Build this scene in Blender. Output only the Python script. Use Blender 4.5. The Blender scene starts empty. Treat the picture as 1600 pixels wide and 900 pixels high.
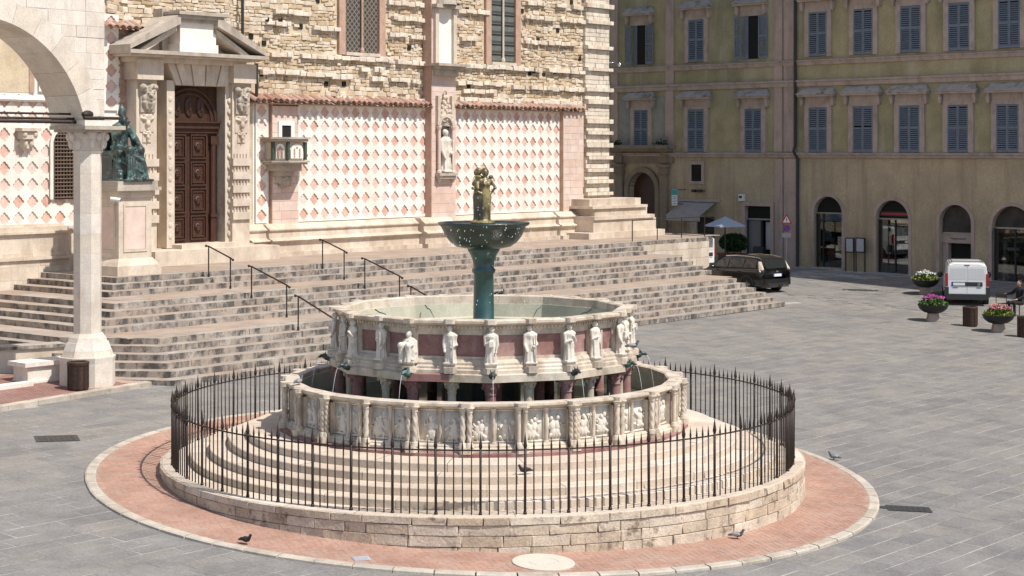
import bpy, math, random
from mathutils import Vector, Matrix, Euler
random.seed(7)
R = random.Random(11)
C = bpy.context.scene.collection
SC = bpy.context.scene
rad = math.radians

# ------------------------------------------------------------------ camera
F, YH, CAMZ = 2771.0, 235.0, 6.557          # focal length and horizon in photo pixels, eye height in metres
cam = bpy.data.objects.new('camera', bpy.data.cameras.new('camera'))
C.objects.link(cam)
cam.location = (0, 0, CAMZ); cam.rotation_euler = (rad(90), 0, 0)
cam.data.sensor_width = 36; cam.data.lens = F / 1600 * 36
cam.data.shift_y = -(450 - YH) / 1600
cam.data.clip_start = .5; cam.data.clip_end = 900
SC.camera = cam
# ------------------------------------------------------------------ sky and sun
SUN_EL, SUN_TH = 56.0, 33.0                 # elevation; horizontal direction turned from +X towards the camera
sdir = Vector((math.cos(rad(SUN_EL)) * math.cos(rad(SUN_TH)), -math.cos(rad(SUN_EL)) * math.sin(rad(SUN_TH)), math.sin(rad(SUN_EL))))
w = bpy.data.worlds.new('World'); SC.world = w; w.use_nodes = True
nt = w.node_tree; bg = nt.nodes['Background']
sky = nt.nodes.new('ShaderNodeTexSky'); sky.sky_type = 'NISHITA'; sky.sun_disc = False
sky.sun_elevation = rad(SUN_EL); sky.sun_rotation = math.atan2(sdir.x, sdir.y)
nt.links.new(sky.outputs[0], bg.inputs[0]); bg.inputs[1].default_value = .125
sun = bpy.data.objects.new('sun', bpy.data.lights.new('sun', 'SUN')); C.objects.link(sun)
sun.data.energy = 4.5; sun.data.angle = rad(.5); sun.data.color = (1, .95, .87)
sun.rotation_euler = sdir.to_track_quat('Z', 'Y').to_euler(); sun.location = (20, -10, 60)
SC.view_settings.view_transform = 'Standard'; SC.view_settings.look = 'None'
SC.view_settings.exposure = .28; SC.view_settings.gamma = 1
SC.view_settings.use_curve_mapping = False

# ------------------------------------------------------------------ frames: ground, cathedral wall, palace front
def gplane(X, Y): return -.0369 * (X + .586) + .0283 * (Y - 36)
_a = math.atan2(F, 2270.0); DU = (math.cos(_a), math.sin(_a)); MU = (DU[1], -DU[0])     # along the wall / out of the wall
W0 = (-8.797, 65.0)
CH_ROT = _a
def CW(u, wv): return (W0[0] + u * DU[0] + wv * MU[0], W0[1] + u * DU[1] + wv * MU[1])
def U(x, wv=0.):
    a = (x - 800) / F
    bx, by = W0[0] + wv * MU[0], W0[1] + wv * MU[1]
    return (a * by - bx) / (DU[0] - a * DU[1])
def ZZ(x, y, wv=0.):
    u = U(x, wv); return CAMZ - (y - YH) / F * CW(u, wv)[1]
_b = math.atan2(-2771, 2700); EU = (math.cos(_b), math.sin(_b)); NU = (EU[1], -EU[0])   # along the palace front / out of it
G0 = (14.3, 86.3); GB_ROT = _b
def GW(u, wv): return (G0[0] + u * EU[0] + wv * NU[0], G0[1] + u * EU[1] + wv * NU[1])
def GU(x, wv=0.):
    a = (x - 800) / F
    bx, by = G0[0] + wv * NU[0], G0[1] + wv * NU[1]
    return (a * by - bx) / (EU[0] - a * EU[1])
def GZ(x, y, wv=0.):
    return CAMZ - (y - YH) / F * GW(GU(x, wv), wv)[1]
def sstep(t): t = max(0., min(1., t)); return t * t * (3 - 2 * t)
def ground(X, Y):
    z = gplane(X, Y)
    dx, dy = X - G0[0], Y - G0[1]
    u = dx * EU[0] + dy * EU[1]; wv = dx * NU[0] + dy * NU[1]
    if u > 0 and wv < 9:
        zf = .877 - .0125 * u
        k = sstep((9 - wv) / 7.5) * sstep(u / 4)
        z = z * (1 - k) + zf * k
    return z
def G(x, y):                                  # photo pixel -> point on the ground
    a, m = (x - 800) / F, (y - YH) / F
    Z = 20.
    for i in range(4000):
        if CAMZ - m * Z <= ground(a * Z, Z): break
        Z += .025
    return Vector((a * Z, Z, ground(a * Z, Z)))
def px(p):
    return (800 + F * p[0] / p[1], YH + F * (CAMZ - p[2]) / p[1])

# ------------------------------------------------------------------ mesh helpers
def _rot(M, v): return tuple(M @ Vector(v)) if M is not None else v
class MB:
    def __init__(s): s.v, s.f, s.t = [], [], []
    def add(s, vs, fs, t=.5, M=None):
        o = len(s.v)
        s.v += [_rot(M, v) for v in vs]; s.f += [tuple(i + o for i in f) for f in fs]; s.t += [t] * len(fs)
        return s
    def box(s, x0, x1, y0, y1, z0, z1, t=.5, M=None):
        return s.add([(x0, y0, z0), (x1, y0, z0), (x1, y1, z0), (x0, y1, z0), (x0, y0, z1), (x1, y0, z1), (x1, y1, z1), (x0, y1, z1)],
                     [(0, 3, 2, 1), (4, 5, 6, 7), (0, 1, 5, 4), (1, 2, 6, 5), (2, 3, 7, 6), (3, 0, 4, 7)], t, M)
    def prism(s, poly, z0, z1, t=.5, M=None, caps=True):      # poly in xy, up along z
        n = len(poly)
        vs = [(p[0], p[1], z0) for p in poly] + [(p[0], p[1], z1) for p in poly]
        fs = [(i, (i + 1) % n, n + (i + 1) % n, n + i) for i in range(n)]
        if caps: fs += [tuple(range(n - 1, -1, -1)), tuple(range(n, 2 * n))]
        return s.add(vs, fs, t, M)
    def face(s, poly, y0, y1, t=.5, M=None):                  # poly in xz, thick along y
        n = len(poly)
        vs = [(p[0], y0, p[1]) for p in poly] + [(p[0], y1, p[1]) for p in poly]
        fs = [(i, (i + 1) % n, n + (i + 1) % n, n + i) for i in range(n)] + [tuple(range(n - 1, -1, -1)), tuple(range(n, 2 * n))]
        return s.add(vs, fs, t, M)
    def along(s, prof, x0, x1, t=.5, M=None):                 # profile in (y,z), swept along x
        n = len(prof)
        vs = [(x0, p[0], p[1]) for p in prof] + [(x1, p[0], p[1]) for p in prof]
        fs = [(i, (i + 1) % n, n + (i + 1) % n, n + i) for i in range(n)] + [tuple(range(n - 1, -1, -1)), tuple(range(n, 2 * n))]
        return s.add(vs, fs, t, M)
    def lathe(s, prof, n=24, c=(0, 0), t=.5, M=None, a0=0., a1=None, flute=None, ex=1., ey=1.):
        full = a1 is None; a1 = 2 * math.pi if full else a1
        k = n if full else n + 1
        vs = []
        for (r, z) in prof:
            for i in range(k):
                a = a0 + (a1 - a0) * i / n
                rr = r * (flute(a, z) if flute else 1)
                vs.append((c[0] + rr * math.sin(a) * ex, c[1] - rr * math.cos(a) * ey, z))
        fs = []
        for j in range(len(prof) - 1):
            for i in range(n):
                i2 = (i + 1) % k if full else i + 1
                fs.append((j * k + i, j * k + i2, (j + 1) * k + i2, (j + 1) * k + i))
        return s.add(vs, fs, t, M)
    def tube(s, pts, r, n=6, t=.5, M=None, closed=False):
        P = [Vector(p) for p in pts]; m = len(P); vs = []; fs = []
        for j in range(m):
            if closed: T = P[(j + 1) % m] - P[j - 1]
            else: T = P[min(j + 1, m - 1)] - P[max(j - 1, 0)]
            T.normalize(); up = Vector((0, 0, 1)) if abs(T.z) < .9 else Vector((1, 0, 0))
            A = T.cross(up).normalized(); B = A.cross(T)
            rr = r[j] if isinstance(r, (list, tuple)) else r
            for i in range(n):
                a = 2 * math.pi * i / n
                vs.append(tuple(P[j] + A * rr * math.cos(a) + B * rr * math.sin(a)))
        for j in range(m if closed else m - 1):
            j2 = (j + 1) % m
            for i in range(n): fs.append((j * n + i, j * n + (i + 1) % n, j2 * n + (i + 1) % n, j2 * n + i))
        if not closed: fs += [tuple(range(n - 1, -1, -1)), tuple(range((m - 1) * n, m * n))]
        return s.add(vs, fs, t, M)
    def ell(s, c, r, seg=12, rings=8, t=.5, M=None):
        if not isinstance(r, (tuple, list)): r = (r, r, r)
        vs = [(c[0], c[1], c[2] - r[2])]; fs = []
        for j in range(1, rings):
            b = -math.pi / 2 + math.pi * j / rings
            for i in range(seg):
                a = 2 * math.pi * i / seg
                vs.append((c[0] + r[0] * math.cos(b) * math.cos(a), c[1] + r[1] * math.cos(b) * math.sin(a), c[2] + r[2] * math.sin(b)))
        vs.append((c[0], c[1], c[2] + r[2])); top = len(vs) - 1
        for i in range(seg):
            fs.append((0, 1 + (i + 1) % seg, 1 + i))
            fs.append((top, 1 + (rings - 2) * seg + i, 1 + (rings - 2) * seg + (i + 1) % seg))
        for j in range(rings - 2):
            for i in range(seg):
                fs.append((1 + j * seg + i, 1 + j * seg + (i + 1) % seg, 1 + (j + 1) * seg + (i + 1) % seg, 1 + (j + 1) * seg + i))
        return s.add(vs, fs, t, M)
    def limb(s, pts, rs, n=10, t=.5, M=None):                 # tapered chain with round joints
        s.tube(pts, list(rs), n, t, M)
        for p, r in zip(pts, rs): s.ell(p, r, n, 6, t, M)
        return s
    def mesh(s, name, smooth=False):
        me = bpy.data.meshes.new(name)
        me.from_pydata([tuple(v) for v in s.v], [], s.f)
        at = me.attributes.new('tint', 'FLOAT', 'FACE'); at.data.foreach_set('value', s.t)
        if smooth: me.shade_smooth()
        me.update(); return me
    def build(s, name, mat, parent=None, smooth=False, **kw):
        return put(name, s.mesh(name, smooth), mat, parent, **kw)
def put(name, me, mat, parent=None, loc=None, rot=None, mw=None, tint=None, kind=None):
    o = bpy.data.objects.new(name, me); C.objects.link(o)
    if mat is not None and not me.materials: me.materials.append(mat)
    if parent is not None: o.parent = parent
    if mw is not None: o.matrix_local = mw
    if loc is not None: o.location = loc
    if rot is not None: o.rotation_euler = rot if hasattr(rot, '__len__') else (0, 0, rot)
    if tint is not None: o['tint'] = float(tint)
    if kind: o['kind'] = kind
    return o
def empty(name, loc=(0, 0, 0), rz=0., label=None, cat=None, group=None, parent=None):
    o = bpy.data.objects.new(name, None); C.objects.link(o); o.location = loc; o.rotation_euler = (0, 0, rz)
    o.empty_display_size = .2
    if parent is not None: o.parent = parent
    return tag(o, label, cat, group)
def tag(o, label=None, cat=None, group=None, kind=None):
    if label: o['label'] = label
    if cat: o['category'] = cat
    if group: o['group'] = group
    if kind: o['kind'] = kind
    return o
def cham(e=.05):                                              # unit box -1..1 with worn edges
    b = 1 - e; vs = []
    for z, k in ((-1, 1), (b, 1), (1, b)):
        vs += [(-k, -k, z), (k, -k, z), (k, k, z), (-k, k, z)]
    fs = [(0, 3, 2, 1), (8, 9, 10, 11)]
    for j in (0, 4):
        for i in range(4): fs.append((j + i, j + (i + 1) % 4, j + 4 + (i + 1) % 4, j + 4 + i))
    return vs, fs
def chamf(e=.06):                                             # unit box worn on its outer (-y) face
    b = 1 - e; vs = []
    for y, k in ((1, 1), (-b, 1), (-1, b)):
        vs += [(-k, y, -k), (k, y, -k), (k, y, k), (-k, y, k)]
    fs = [(0, 3, 2, 1), (8, 9, 10, 11)]
    for j in (0, 4):
        for i in range(4): fs.append((j + i, j + (i + 1) % 4, j + 4 + (i + 1) % 4, j + 4 + i))
    return vs, fs
def jitter(vf, amt, seed):
    rr = random.Random(seed); vs, fs = vf
    return [tuple(c + rr.uniform(-amt, amt) for c in v) for v in vs], fs
def pieces(name, items, mat, parent, shapes, n=300, size=None, stuff_name=None):
    """items: (local matrix, tint). The n that show largest become objects of their own, the rest one mesh."""
    items = list(items)
    if size: items.sort(key=lambda it: -size(it))
    mes = []
    for i, (vs, fs) in enumerate(shapes):
        me = bpy.data.meshes.new(name); me.from_pydata(vs, [], fs); me.materials.append(mat); mes.append(me)
    for i, (M, t) in enumerate(items[:n]):
        put(name, mes[i % len(mes)], mat, parent, mw=M, tint=t)
    rest = items[n:]
    if rest:
        mb = MB()
        for i, (M, t) in enumerate(rest):
            vs, fs = shapes[i % len(shapes)]
            mb.add(vs, fs, t, M)
        mb.build(stuff_name or (name + '_field'), mat, parent, kind='stuff')
def XF(c, hx, hy, hz, rz=0., tilt=None):
    M = Matrix.Translation(Vector(c)) @ Matrix.Rotation(rz, 4, 'Z')
    if tilt: M = M @ tilt
    return M @ Matrix.Diagonal((hx, hy, hz, 1))

# ------------------------------------------------------------------ materials
def mat_new(name):
    m = bpy.data.materials.new(name); m.use_nodes = True
    n = m.node_tree.nodes; l = m.node_tree.links
    return m, n, l, n['Principled BSDF']
def plain(name, col, rough=.6, metal=0., spec=.5, var=.0, scale=8., bump=0., coat=0., trans=0., ior=1.45, alpha=None):
    m, n, l, b = mat_new(name)
    b.inputs['Base Color'].default_value = (*col, 1); b.inputs['Roughness'].default_value = rough
    b.inputs['Metallic'].default_value = metal; b.inputs['Specular IOR Level'].default_value = spec
    b.inputs['Coat Weight'].default_value = coat; b.inputs['Coat Roughness'].default_value = .08
    b.inputs['Transmission Weight'].default_value = trans; b.inputs['IOR'].default_value = ior
    if var or bump:
        g = n.new('ShaderNodeNewGeometry'); nz = n.new('ShaderNodeTexNoise'); nz.inputs['Scale'].default_value = scale
        nz.inputs['Detail'].default_value = 5
        l.new(g.outputs['Position'], nz.inputs['Vector'])
        if var:
            mp = n.new('ShaderNodeMapRange'); mp.inputs[3].default_value = 1 - var; mp.inputs[4].default_value = 1 + var
            mp.inputs[1].default_value = .25; mp.inputs[2].default_value = .75
            mx = n.new('ShaderNodeMix'); mx.data_type = 'RGBA'; mx.blend_type = 'MULTIPLY'; mx.inputs[0].default_value = 1
            l.new(nz.outputs[0], mp.inputs[0]); mx.inputs[6].default_value = (*col, 1)
            l.new(mp.outputs[0], mx.inputs[7]); l.new(mx.outputs[2], b.inputs['Base Color'])
        if bump:
            bp = n.new('ShaderNodeBump'); bp.inputs['Strength'].default_value = bump; bp.inputs['Distance'].default_value = .02
            l.new(nz.outputs[0], bp.inputs['Height']); l.new(bp.outputs[0], b.inputs['Normal'])
    return m
def stone(name, cols, scale=2.5, mott=.22, dirt=None, damt=.5, dscale=1.2, dz=.35, dlo=.5, dhi=.68, dside=False, rough=.85, bump=.35, bscale=26., spec=.25,
          second=None, samt=.5, sscale=.7, veins=0., fine=.12):
    """cols: colours of the single pieces (picked by their tint); dirt: stain colour with a noise shape; second: large patches of another tone"""
    m, n, l, b = mat_new(name)
    def N(t): return n.new(t)
    g = N('ShaderNodeNewGeometry')
    a1 = N('ShaderNodeAttribute'); a1.attribute_name = 'tint'
    a2 = N('ShaderNodeAttribute'); a2.attribute_name = 'tint'; a2.attribute_type = 'OBJECT'
    ad = N('ShaderNodeMath'); ad.operation = 'ADD'; l.new(a1.outputs['Fac'], ad.inputs[0]); l.new(a2.outputs['Fac'], ad.inputs[1])
    cr = N('ShaderNodeValToRGB'); e = cr.color_ramp.elements
    k = len(cols)
    if k == 1: cols = cols * 2; k = 2
    while len(e) < k: e.new(.5)
    for i, c in enumerate(cols):
        e[i].position = i / max(1, k - 1); e[i].color = (*c, 1)
    l.new(ad.outputs[0], cr.inputs[0])
    def noise(sc, det=5, vec=None, rgh=.6):
        z = N('ShaderNodeTexNoise'); z.inputs['Scale'].default_value = sc; z.inputs['Detail'].default_value = det; z.inputs['Roughness'].default_value = rgh
        l.new(vec or g.outputs['Position'], z.inputs['Vector']); return z.outputs[0]
    def remap(o, lo, hi, c, d):
        z = N('ShaderNodeMapRange'); z.inputs[1].default_value = lo; z.inputs[2].default_value = hi; z.inputs[3].default_value = c; z.inputs[4].default_value = d
        l.new(o, z.inputs[0]); return z.outputs[0]
    def mix(f, A, B, bt='MIX'):
        z = N('ShaderNodeMix'); z.data_type = 'RGBA'; z.blend_type = bt
        if isinstance(f, float): z.inputs[0].default_value = f
        else: l.new(f, z.inputs[0])
        for s_, v in ((6, A), (7, B)):
            if isinstance(v, tuple): z.inputs[s_].default_value = (*v, 1)
            else: l.new(v, z.inputs[s_])
        return z.outputs[2]
    col = cr.outputs[0]
    if second: col = mix(remap(noise(sscale, 4), .45, .65, 0, samt), col, second)
    col = mix(1., col, remap(noise(scale, 6), .25, .75, 1 - mott, 1 + mott), 'MULTIPLY')
    col = mix(1., col, remap(noise(scale * 14, 3), .3, .7, 1 - fine, 1 + fine), 'MULTIPLY')
    if dirt:
        mp = N('ShaderNodeMapping'); mp.inputs['Scale'].default_value = (1, 1, dz); l.new(g.outputs['Position'], mp.inputs[0])
        f = remap(noise(dscale, 7, mp.outputs[0], .68), dlo, dhi, 0, damt)
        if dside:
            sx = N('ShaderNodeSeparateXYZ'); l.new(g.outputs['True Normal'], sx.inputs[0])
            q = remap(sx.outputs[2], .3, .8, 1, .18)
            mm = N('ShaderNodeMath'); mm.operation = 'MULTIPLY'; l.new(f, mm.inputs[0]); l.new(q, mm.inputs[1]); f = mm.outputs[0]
        col = mix(f, col, dirt)
    if veins:
        wv = N('ShaderNodeTexWave'); wv.inputs['Scale'].default_value = 1.1; wv.inputs['Distortion'].default_value = 14; wv.inputs['Detail'].default_value = 4
        l.new(g.outputs['Position'], wv.inputs[0]); col = mix(1., col, remap(wv.outputs[1], 0, .12, 1 - veins, 1), 'MULTIPLY')
    l.new(col, b.inputs['Base Color']); b.inputs['Roughness'].default_value = rough; b.inputs['Specular IOR Level'].default_value = spec
    if bump:
        bp = N('ShaderNodeBump'); bp.inputs['Strength'].default_value = bump; bp.inputs['Distance'].default_value = .015
        l.new(noise(bscale, 6), bp.inputs['Height']); l.new(bp.outputs[0], b.inputs['Normal'])
    return m
M = {}
M['slab'] = stone('paving stone', [(.172, .163, .157), (.188, .178, .170), (.205, .192, .18), (.225, .205, .182)], 1.4, .2, dirt=(.27, .25, .222), damt=.5, dscale=.9, dz=1, second=(.225, .21, .192), sscale=.2, samt=.6, rough=.8, bump=.5, bscale=10, fine=.2)
M['mortar'] = stone('paving joints', [(.40, .38, .35)], .9, .25, dirt=(.19, .18, .17), damt=.9, dscale=.8, dz=1, dlo=.42, dhi=.58)
M['ringbrick'] = stone('terracotta paving brick', [(.345, .20, .145), (.365, .215, .16), (.385, .235, .18), (.355, .225, .175)], 1.1, .2, dirt=(.42, .32, .25), damt=.5, dscale=.8, dz=1, rough=.9)
M['ringjoint'] = stone('brick joints', [(.37, .265, .21)], 3, .2)
M['kerb'] = stone('kerb stone', [(.40, .345, .28), (.47, .41, .34), (.43, .385, .325)], 3, .25, dirt=(.14, .115, .085), damt=.7, dscale=2.2, dz=.8, dlo=.55, dhi=.75)
M['travertine'] = stone('warm travertine block', [(.44, .35, .26), (.52, .43, .335), (.58, .495, .40), (.48, .375, .275), (.61, .53, .44)], 2.6, .26, dirt=(.17, .12, .08), damt=.85, dscale=4.5, dz=.9, dlo=.55, dhi=.66, bump=1., bscale=16, fine=.22)
M['fstep'] = stone('worn step stone', [(.50, .41, .32), (.56, .465, .37), (.60, .515, .43), (.52, .42, .33)], 2.2, .16, dirt=(.26, .19, .13), damt=.55, dscale=2.6, dz=1, dlo=.56, dhi=.75, dside=True, bump=.5)
M['marble'] = stone('weathered cream marble', [(.50, .43, .35), (.58, .51, .43), (.54, .45, .35)], 4, .18, dirt=(.2, .155, .11), damt=.7, dscale=3.0, dz=.5, dlo=.47, dhi=.68, bump=.3, bscale=35, second=(.58, .45, .32), samt=.4, sscale=1.4)
M['marble_w'] = stone('white carved marble', [(.64, .585, .51)], 5, .14, dirt=(.27, .215, .155), damt=.65, dscale=5, dz=.6, dlo=.52, dhi=.74, bump=.2)
M['redmarble'] = stone('red marble panel', [(.21, .10, .092), (.27, .14, .125), (.32, .195, .175)], 6, .25, dirt=(.38, .29, .26), damt=.5, dscale=5, dz=.6, bump=.15, fine=.25)
M['basin'] = stone('limed basin stone', [(.47, .45, .36)], 2, .15, dirt=(.34, .34, .25), damt=.6, dscale=1.4, dz=.4, bump=.2)
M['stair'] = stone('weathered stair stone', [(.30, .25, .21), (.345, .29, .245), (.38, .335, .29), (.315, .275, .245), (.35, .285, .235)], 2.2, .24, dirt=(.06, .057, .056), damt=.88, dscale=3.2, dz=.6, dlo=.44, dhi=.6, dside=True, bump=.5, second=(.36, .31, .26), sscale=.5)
M['landing'] = stone('landing paving', [(.33, .255, .20), (.365, .285, .225), (.345, .28, .235)], 1.2, .2, dirt=(.25, .19, .15), damt=.5, dscale=.9, dz=1)
M['rubble'] = stone('rubble stone', [(.45, .325, .195), (.53, .415, .29), (.58, .485, .37), (.64, .555, .45), (.48, .355, .225), (.67, .595, .495)], 2.6, .22, dirt=(.22, .15, .095), damt=.5, dscale=1.5, dz=.8, bump=1., bscale=16)
M['rubblebed'] = stone('rubble mortar', [(.57, .465, .33)], 1.5, .25, dirt=(.45, .335, .205), damt=.7, dscale=1.2, dz=.8, bump=1., bscale=12)
M['ledge'] = stone('pale projecting course stone', [(.60, .53, .435), (.68, .61, .52), (.63, .52, .42)], 3, .2, dirt=(.28, .21, .15), damt=.5, dscale=2.2, bump=.6)
M['white'] = stone('white marble facing', [(.74, .685, .62), (.80, .745, .68), (.77, .70, .625)], 2, .07, dirt=(.58, .49, .40), damt=.45, dscale=1.2, dz=.3, bump=.12)
M['pink'] = stone('pink marble inlay', [(.55, .315, .25), (.61, .385, .315), (.66, .465, .40), (.65, .54, .49), (.57, .345, .275)], 7, .18, dirt=(.70, .60, .54), damt=.5, dscale=4, dz=1, bump=.1)
M['pinkblock'] = stone('pink marble block', [(.585, .425, .355), (.63, .48, .41), (.66, .535, .47), (.60, .455, .395)], 3, .14, dirt=(.48, .35, .28), damt=.4, dscale=1.3, dz=.4, bump=.2)
M['church_brick'] = stone('old red brick', [(.36, .215, .155), (.42, .265, .195), (.46, .315, .24), (.33, .20, .15)], 4, .2, dirt=(.52, .41, .33), damt=.4, dscale=2, bump=.5)
M['tile'] = stone('terracotta roof tile', [(.33, .18, .13), (.39, .235, .175), (.43, .30, .24), (.25, .155, .125)], 5, .25, dirt=(.17, .13, .11), damt=.6, dscale=3, dz=1, bump=.5)
M['plinth'] = stone('weathered plinth stone', [(.52, .425, .335), (.58, .49, .395), (.62, .535, .445)], 2, .18, dirt=(.30, .225, .165), damt=.55, dscale=1.5, dz=.35, bump=.4)
M['portal'] = stone('portal travertine', [(.55, .46, .37), (.62, .535, .445)], 2.5, .16, dirt=(.34, .265, .2), damt=.55, dscale=1.8, dz=.35, bump=.35)
M['slate'] = stone('grey weathered cornice stone', [(.40, .345, .285), (.46, .40, .34)], 3, .2, dirt=(.2, .16, .125), damt=.6, dscale=2)
M['loggia'] = stone('pale ashlar', [(.62, .55, .475), (.66, .595, .52), (.69, .63, .56), (.61, .53, .44), (.67, .60, .53)], 2, .13, dirt=(.42, .335, .265), damt=.5, dscale=1.6, dz=.5, bump=.45)
M['wood'] = stone('dark walnut door', [(.05, .021, .013), (.066, .029, .018)], 6, .3, dirt=(.05, .02, .012), damt=.6, dscale=3, dz=.15, rough=.5, spec=.4, bump=.2)
M['bronze'] = stone('dark wet bronze', [(.018, .026, .022)], 6, .4, dirt=(.05, .085, .07), damt=.6, dscale=4, dz=.25, rough=.28, spec=.7, bump=.3)
M['bronze_g'] = stone('green patinated bronze', [(.024, .07, .064)], 5, .3, dirt=(.015, .03, .027), damt=.8, dscale=3, dz=.3, rough=.34, spec=.7, bump=.2)
M['bronze_p'] = stone('dark bronze with verdigris', [(.028, .04, .038)], 5, .4, dirt=(.10, .225, .20), damt=.85, dscale=3.0, dz=1.4, dlo=.5, dhi=.66, rough=.45, spec=.6, bump=.3)
M['bronze_n'] = stone('algae covered bronze', [(.24, .19, .075)], 7, .35, dirt=(.035, .032, .022), damt=.9, dscale=6, dz=.3, dlo=.47, dhi=.58, rough=.3, spec=.7, bump=.3)
M['iron'] = plain('wrought iron', (.035, .024, .019), .55, .3, var=.3, scale=30)
M['corten'] = plain('rust brown bin iron', (.055, .027, .019), .65, .2, var=.4, scale=14, bump=.2)
M['green_w'] = stone('green grey stucco', [(.345, .295, .175)], .9, .25, dirt=(.43, .375, .27), damt=.8, dscale=1.1, dz=.18, second=(.235, .23, .135), sscale=.22, samt=.8, rough=.95, bump=.15)
M['beige_w'] = stone('stained beige stucco', [(.435, .34, .225)], .8, .18, dirt=(.28, .215, .145), damt=.75, dscale=1.9, dz=.07, second=(.42, .36, .25), sscale=.3, samt=.6, rough=.95, bump=.15)
M['pil'] = stone('faded pink pilaster', [(.46, .35, .30), (.41, .31, .265)], 1.2, .14, dirt=(.2, .155, .125), damt=.5, dscale=1.5, dz=.25, rough=.95)
M['trim'] = stone('pinkish grey stone trim', [(.44, .355, .305), (.38, .30, .255)], 2, .18, dirt=(.22, .165, .13), damt=.6, dscale=2.2, dz=.6)
M['hood'] = stone('grey hood slab', [(.38, .345, .31)], 2, .2, dirt=(.06, .055, .05), damt=.8, dscale=1.8, dz=1.5)
M['shutter'] = plain('blue grey shutter paint', (.15, .178, .215), .7, var=.15, scale=6)
M['dark'] = plain('dark interior', (.012, .011, .01), .9)
M['shade_in'] = plain('dim shop interior', (.06, .05, .042), .9, var=.5, scale=2)
def clear_glass(name, refl=.22):
    m, n, l, b = mat_new(name); out = n['Material Output']
    t = n.new('ShaderNodeBsdfTransparent'); t.inputs[0].default_value = (.72, .76, .76, 1)
    g = n.new('ShaderNodeBsdfGlossy'); g.inputs['Roughness'].default_value = .02
    f = n.new('ShaderNodeFresnel'); f.inputs[0].default_value = 1.6
    a = n.new('ShaderNodeMath'); a.operation = 'ADD'; a.inputs[1].default_value = refl * .5; l.new(f.outputs[0], a.inputs[0])
    x = n.new('ShaderNodeMixShader'); l.new(a.outputs[0], x.inputs[0]); l.new(t.outputs[0], x.inputs[1]); l.new(g.outputs[0], x.inputs[2]); l.new(x.outputs[0], out.inputs[0])
    return m
M['win'] = clear_glass('shop window glass')
M['lead'] = None
M['water'] = plain('basin water', (.07, .085, .06), .08, spec=.6, var=.2, scale=3, bump=.25)
M['drop'] = plain('falling water', (.8, .82, .84), .15, spec=.6)
M['black'] = plain('black car paint', (.012, .011, .010), .3, spec=.5, coat=.7)
M['whitep'] = plain('white van paint', (.74, .74, .73), .3, coat=.5, var=.03, scale=3)
M['grill'] = plain('unpainted dark plastic', (.03, .03, .031), .55)
M['glass'] = plain('tinted car glass', (.018, .022, .021), .05, spec=.7)
M['tyre'] = plain('tyre rubber', (.018, .018, .018), .85)
M['alloy'] = plain('alloy metal', (.45, .45, .46), .35, .8)
M['chrome'] = plain('chrome', (.7, .7, .7), .18, 1.)
M['redlamp'] = plain('red lamp lens', (.30, .015, .015), .2, coat=.5)
M['clearlamp'] = plain('clear lamp lens', (.62, .50, .42), .15, coat=.6)
M['plate'] = plain('white number plate', (.72, .73, .75), .4)
M['eublue'] = plain('blue plate strip', (.03, .07, .35), .4)
M['leaf'] = stone('green leaves', [(.035, .085, .018), (.06, .12, .025), (.10, .15, .03)], 5, .2, bump=0, rough=.6)
M['leafy'] = stone('yellow green leaves', [(.16, .20, .03), (.24, .26, .05), (.12, .17, .035)], 5, .2, bump=0, rough=.6)
M['hedge'] = stone('dark hedge leaves', [(.012, .032, .010), (.02, .05, .014), (.03, .065, .02)], 5, .2, bump=0, rough=.55)
M['fl_w'] = plain('white petals', (.80, .79, .74), .7)
M['fl_m'] = stone('magenta petals', [(.55, .06, .36), (.66, .18, .50), (.45, .05, .33)], 5, .1, bump=0)
M['fl_r'] = stone('red and pink petals', [(.50, .045, .075), (.62, .16, .20), (.72, .45, .45)], 5, .1, bump=0)
M['pot'] = plain('black planter bowl', (.022, .022, .023), .6, var=.2)
M['terra'] = plain('terracotta planter', (.18, .07, .045), .8, var=.2)
M['pigeon'] = plain('grey feathers', (.10, .105, .115), .7, var=.3, scale=20)
M['pigeon_d'] = plain('dark feathers', (.02, .02, .022), .6, var=.3, scale=20)
M['pigeon_w'] = plain('pale wing feathers', (.33, .33, .34), .7, var=.2, scale=20)
M['skin'] = plain('skin', (.42, .24, .17), .6)
M['cloth'] = plain('black cloth', (.014, .014, .016), .9)
M['hair'] = plain('dark hair', (.018, .012, .009), .7)
M['canvas'] = plain('pale blue grey canvas', (.36, .42, .50), .8)
M['awn'] = plain('grey brown awning cloth', (.36, .325, .30), .9, var=.15, scale=3)
M['sign_w'] = plain('white sign enamel', (.68, .68, .68), .4)
M['sign_r'] = plain('red sign enamel', (.38, .03, .03), .4)
M['sign_b'] = plain('blue sign enamel', (.04, .06, .30), .4)
M['teal'] = plain('teal sign face', (.05, .30, .27), .5)
M['steel'] = plain('galvanised steel', (.30, .30, .31), .45, .6)
M['paper'] = plain('notice paper', (.40, .41, .44), .7, var=.15, scale=12)
M['tealbag'] = plain('teal display cloth', (.03, .13, .14), .8)
M['cast'] = plain('cast iron cover', (.075, .07, .065), .6, .4, var=.25, scale=18, bump=.3)
M['disc'] = stone('pale stone disc', [(.56, .50, .42)], 3, .12, dirt=(.42, .36, .29), damt=.5, dscale=3, dz=1)
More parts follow.
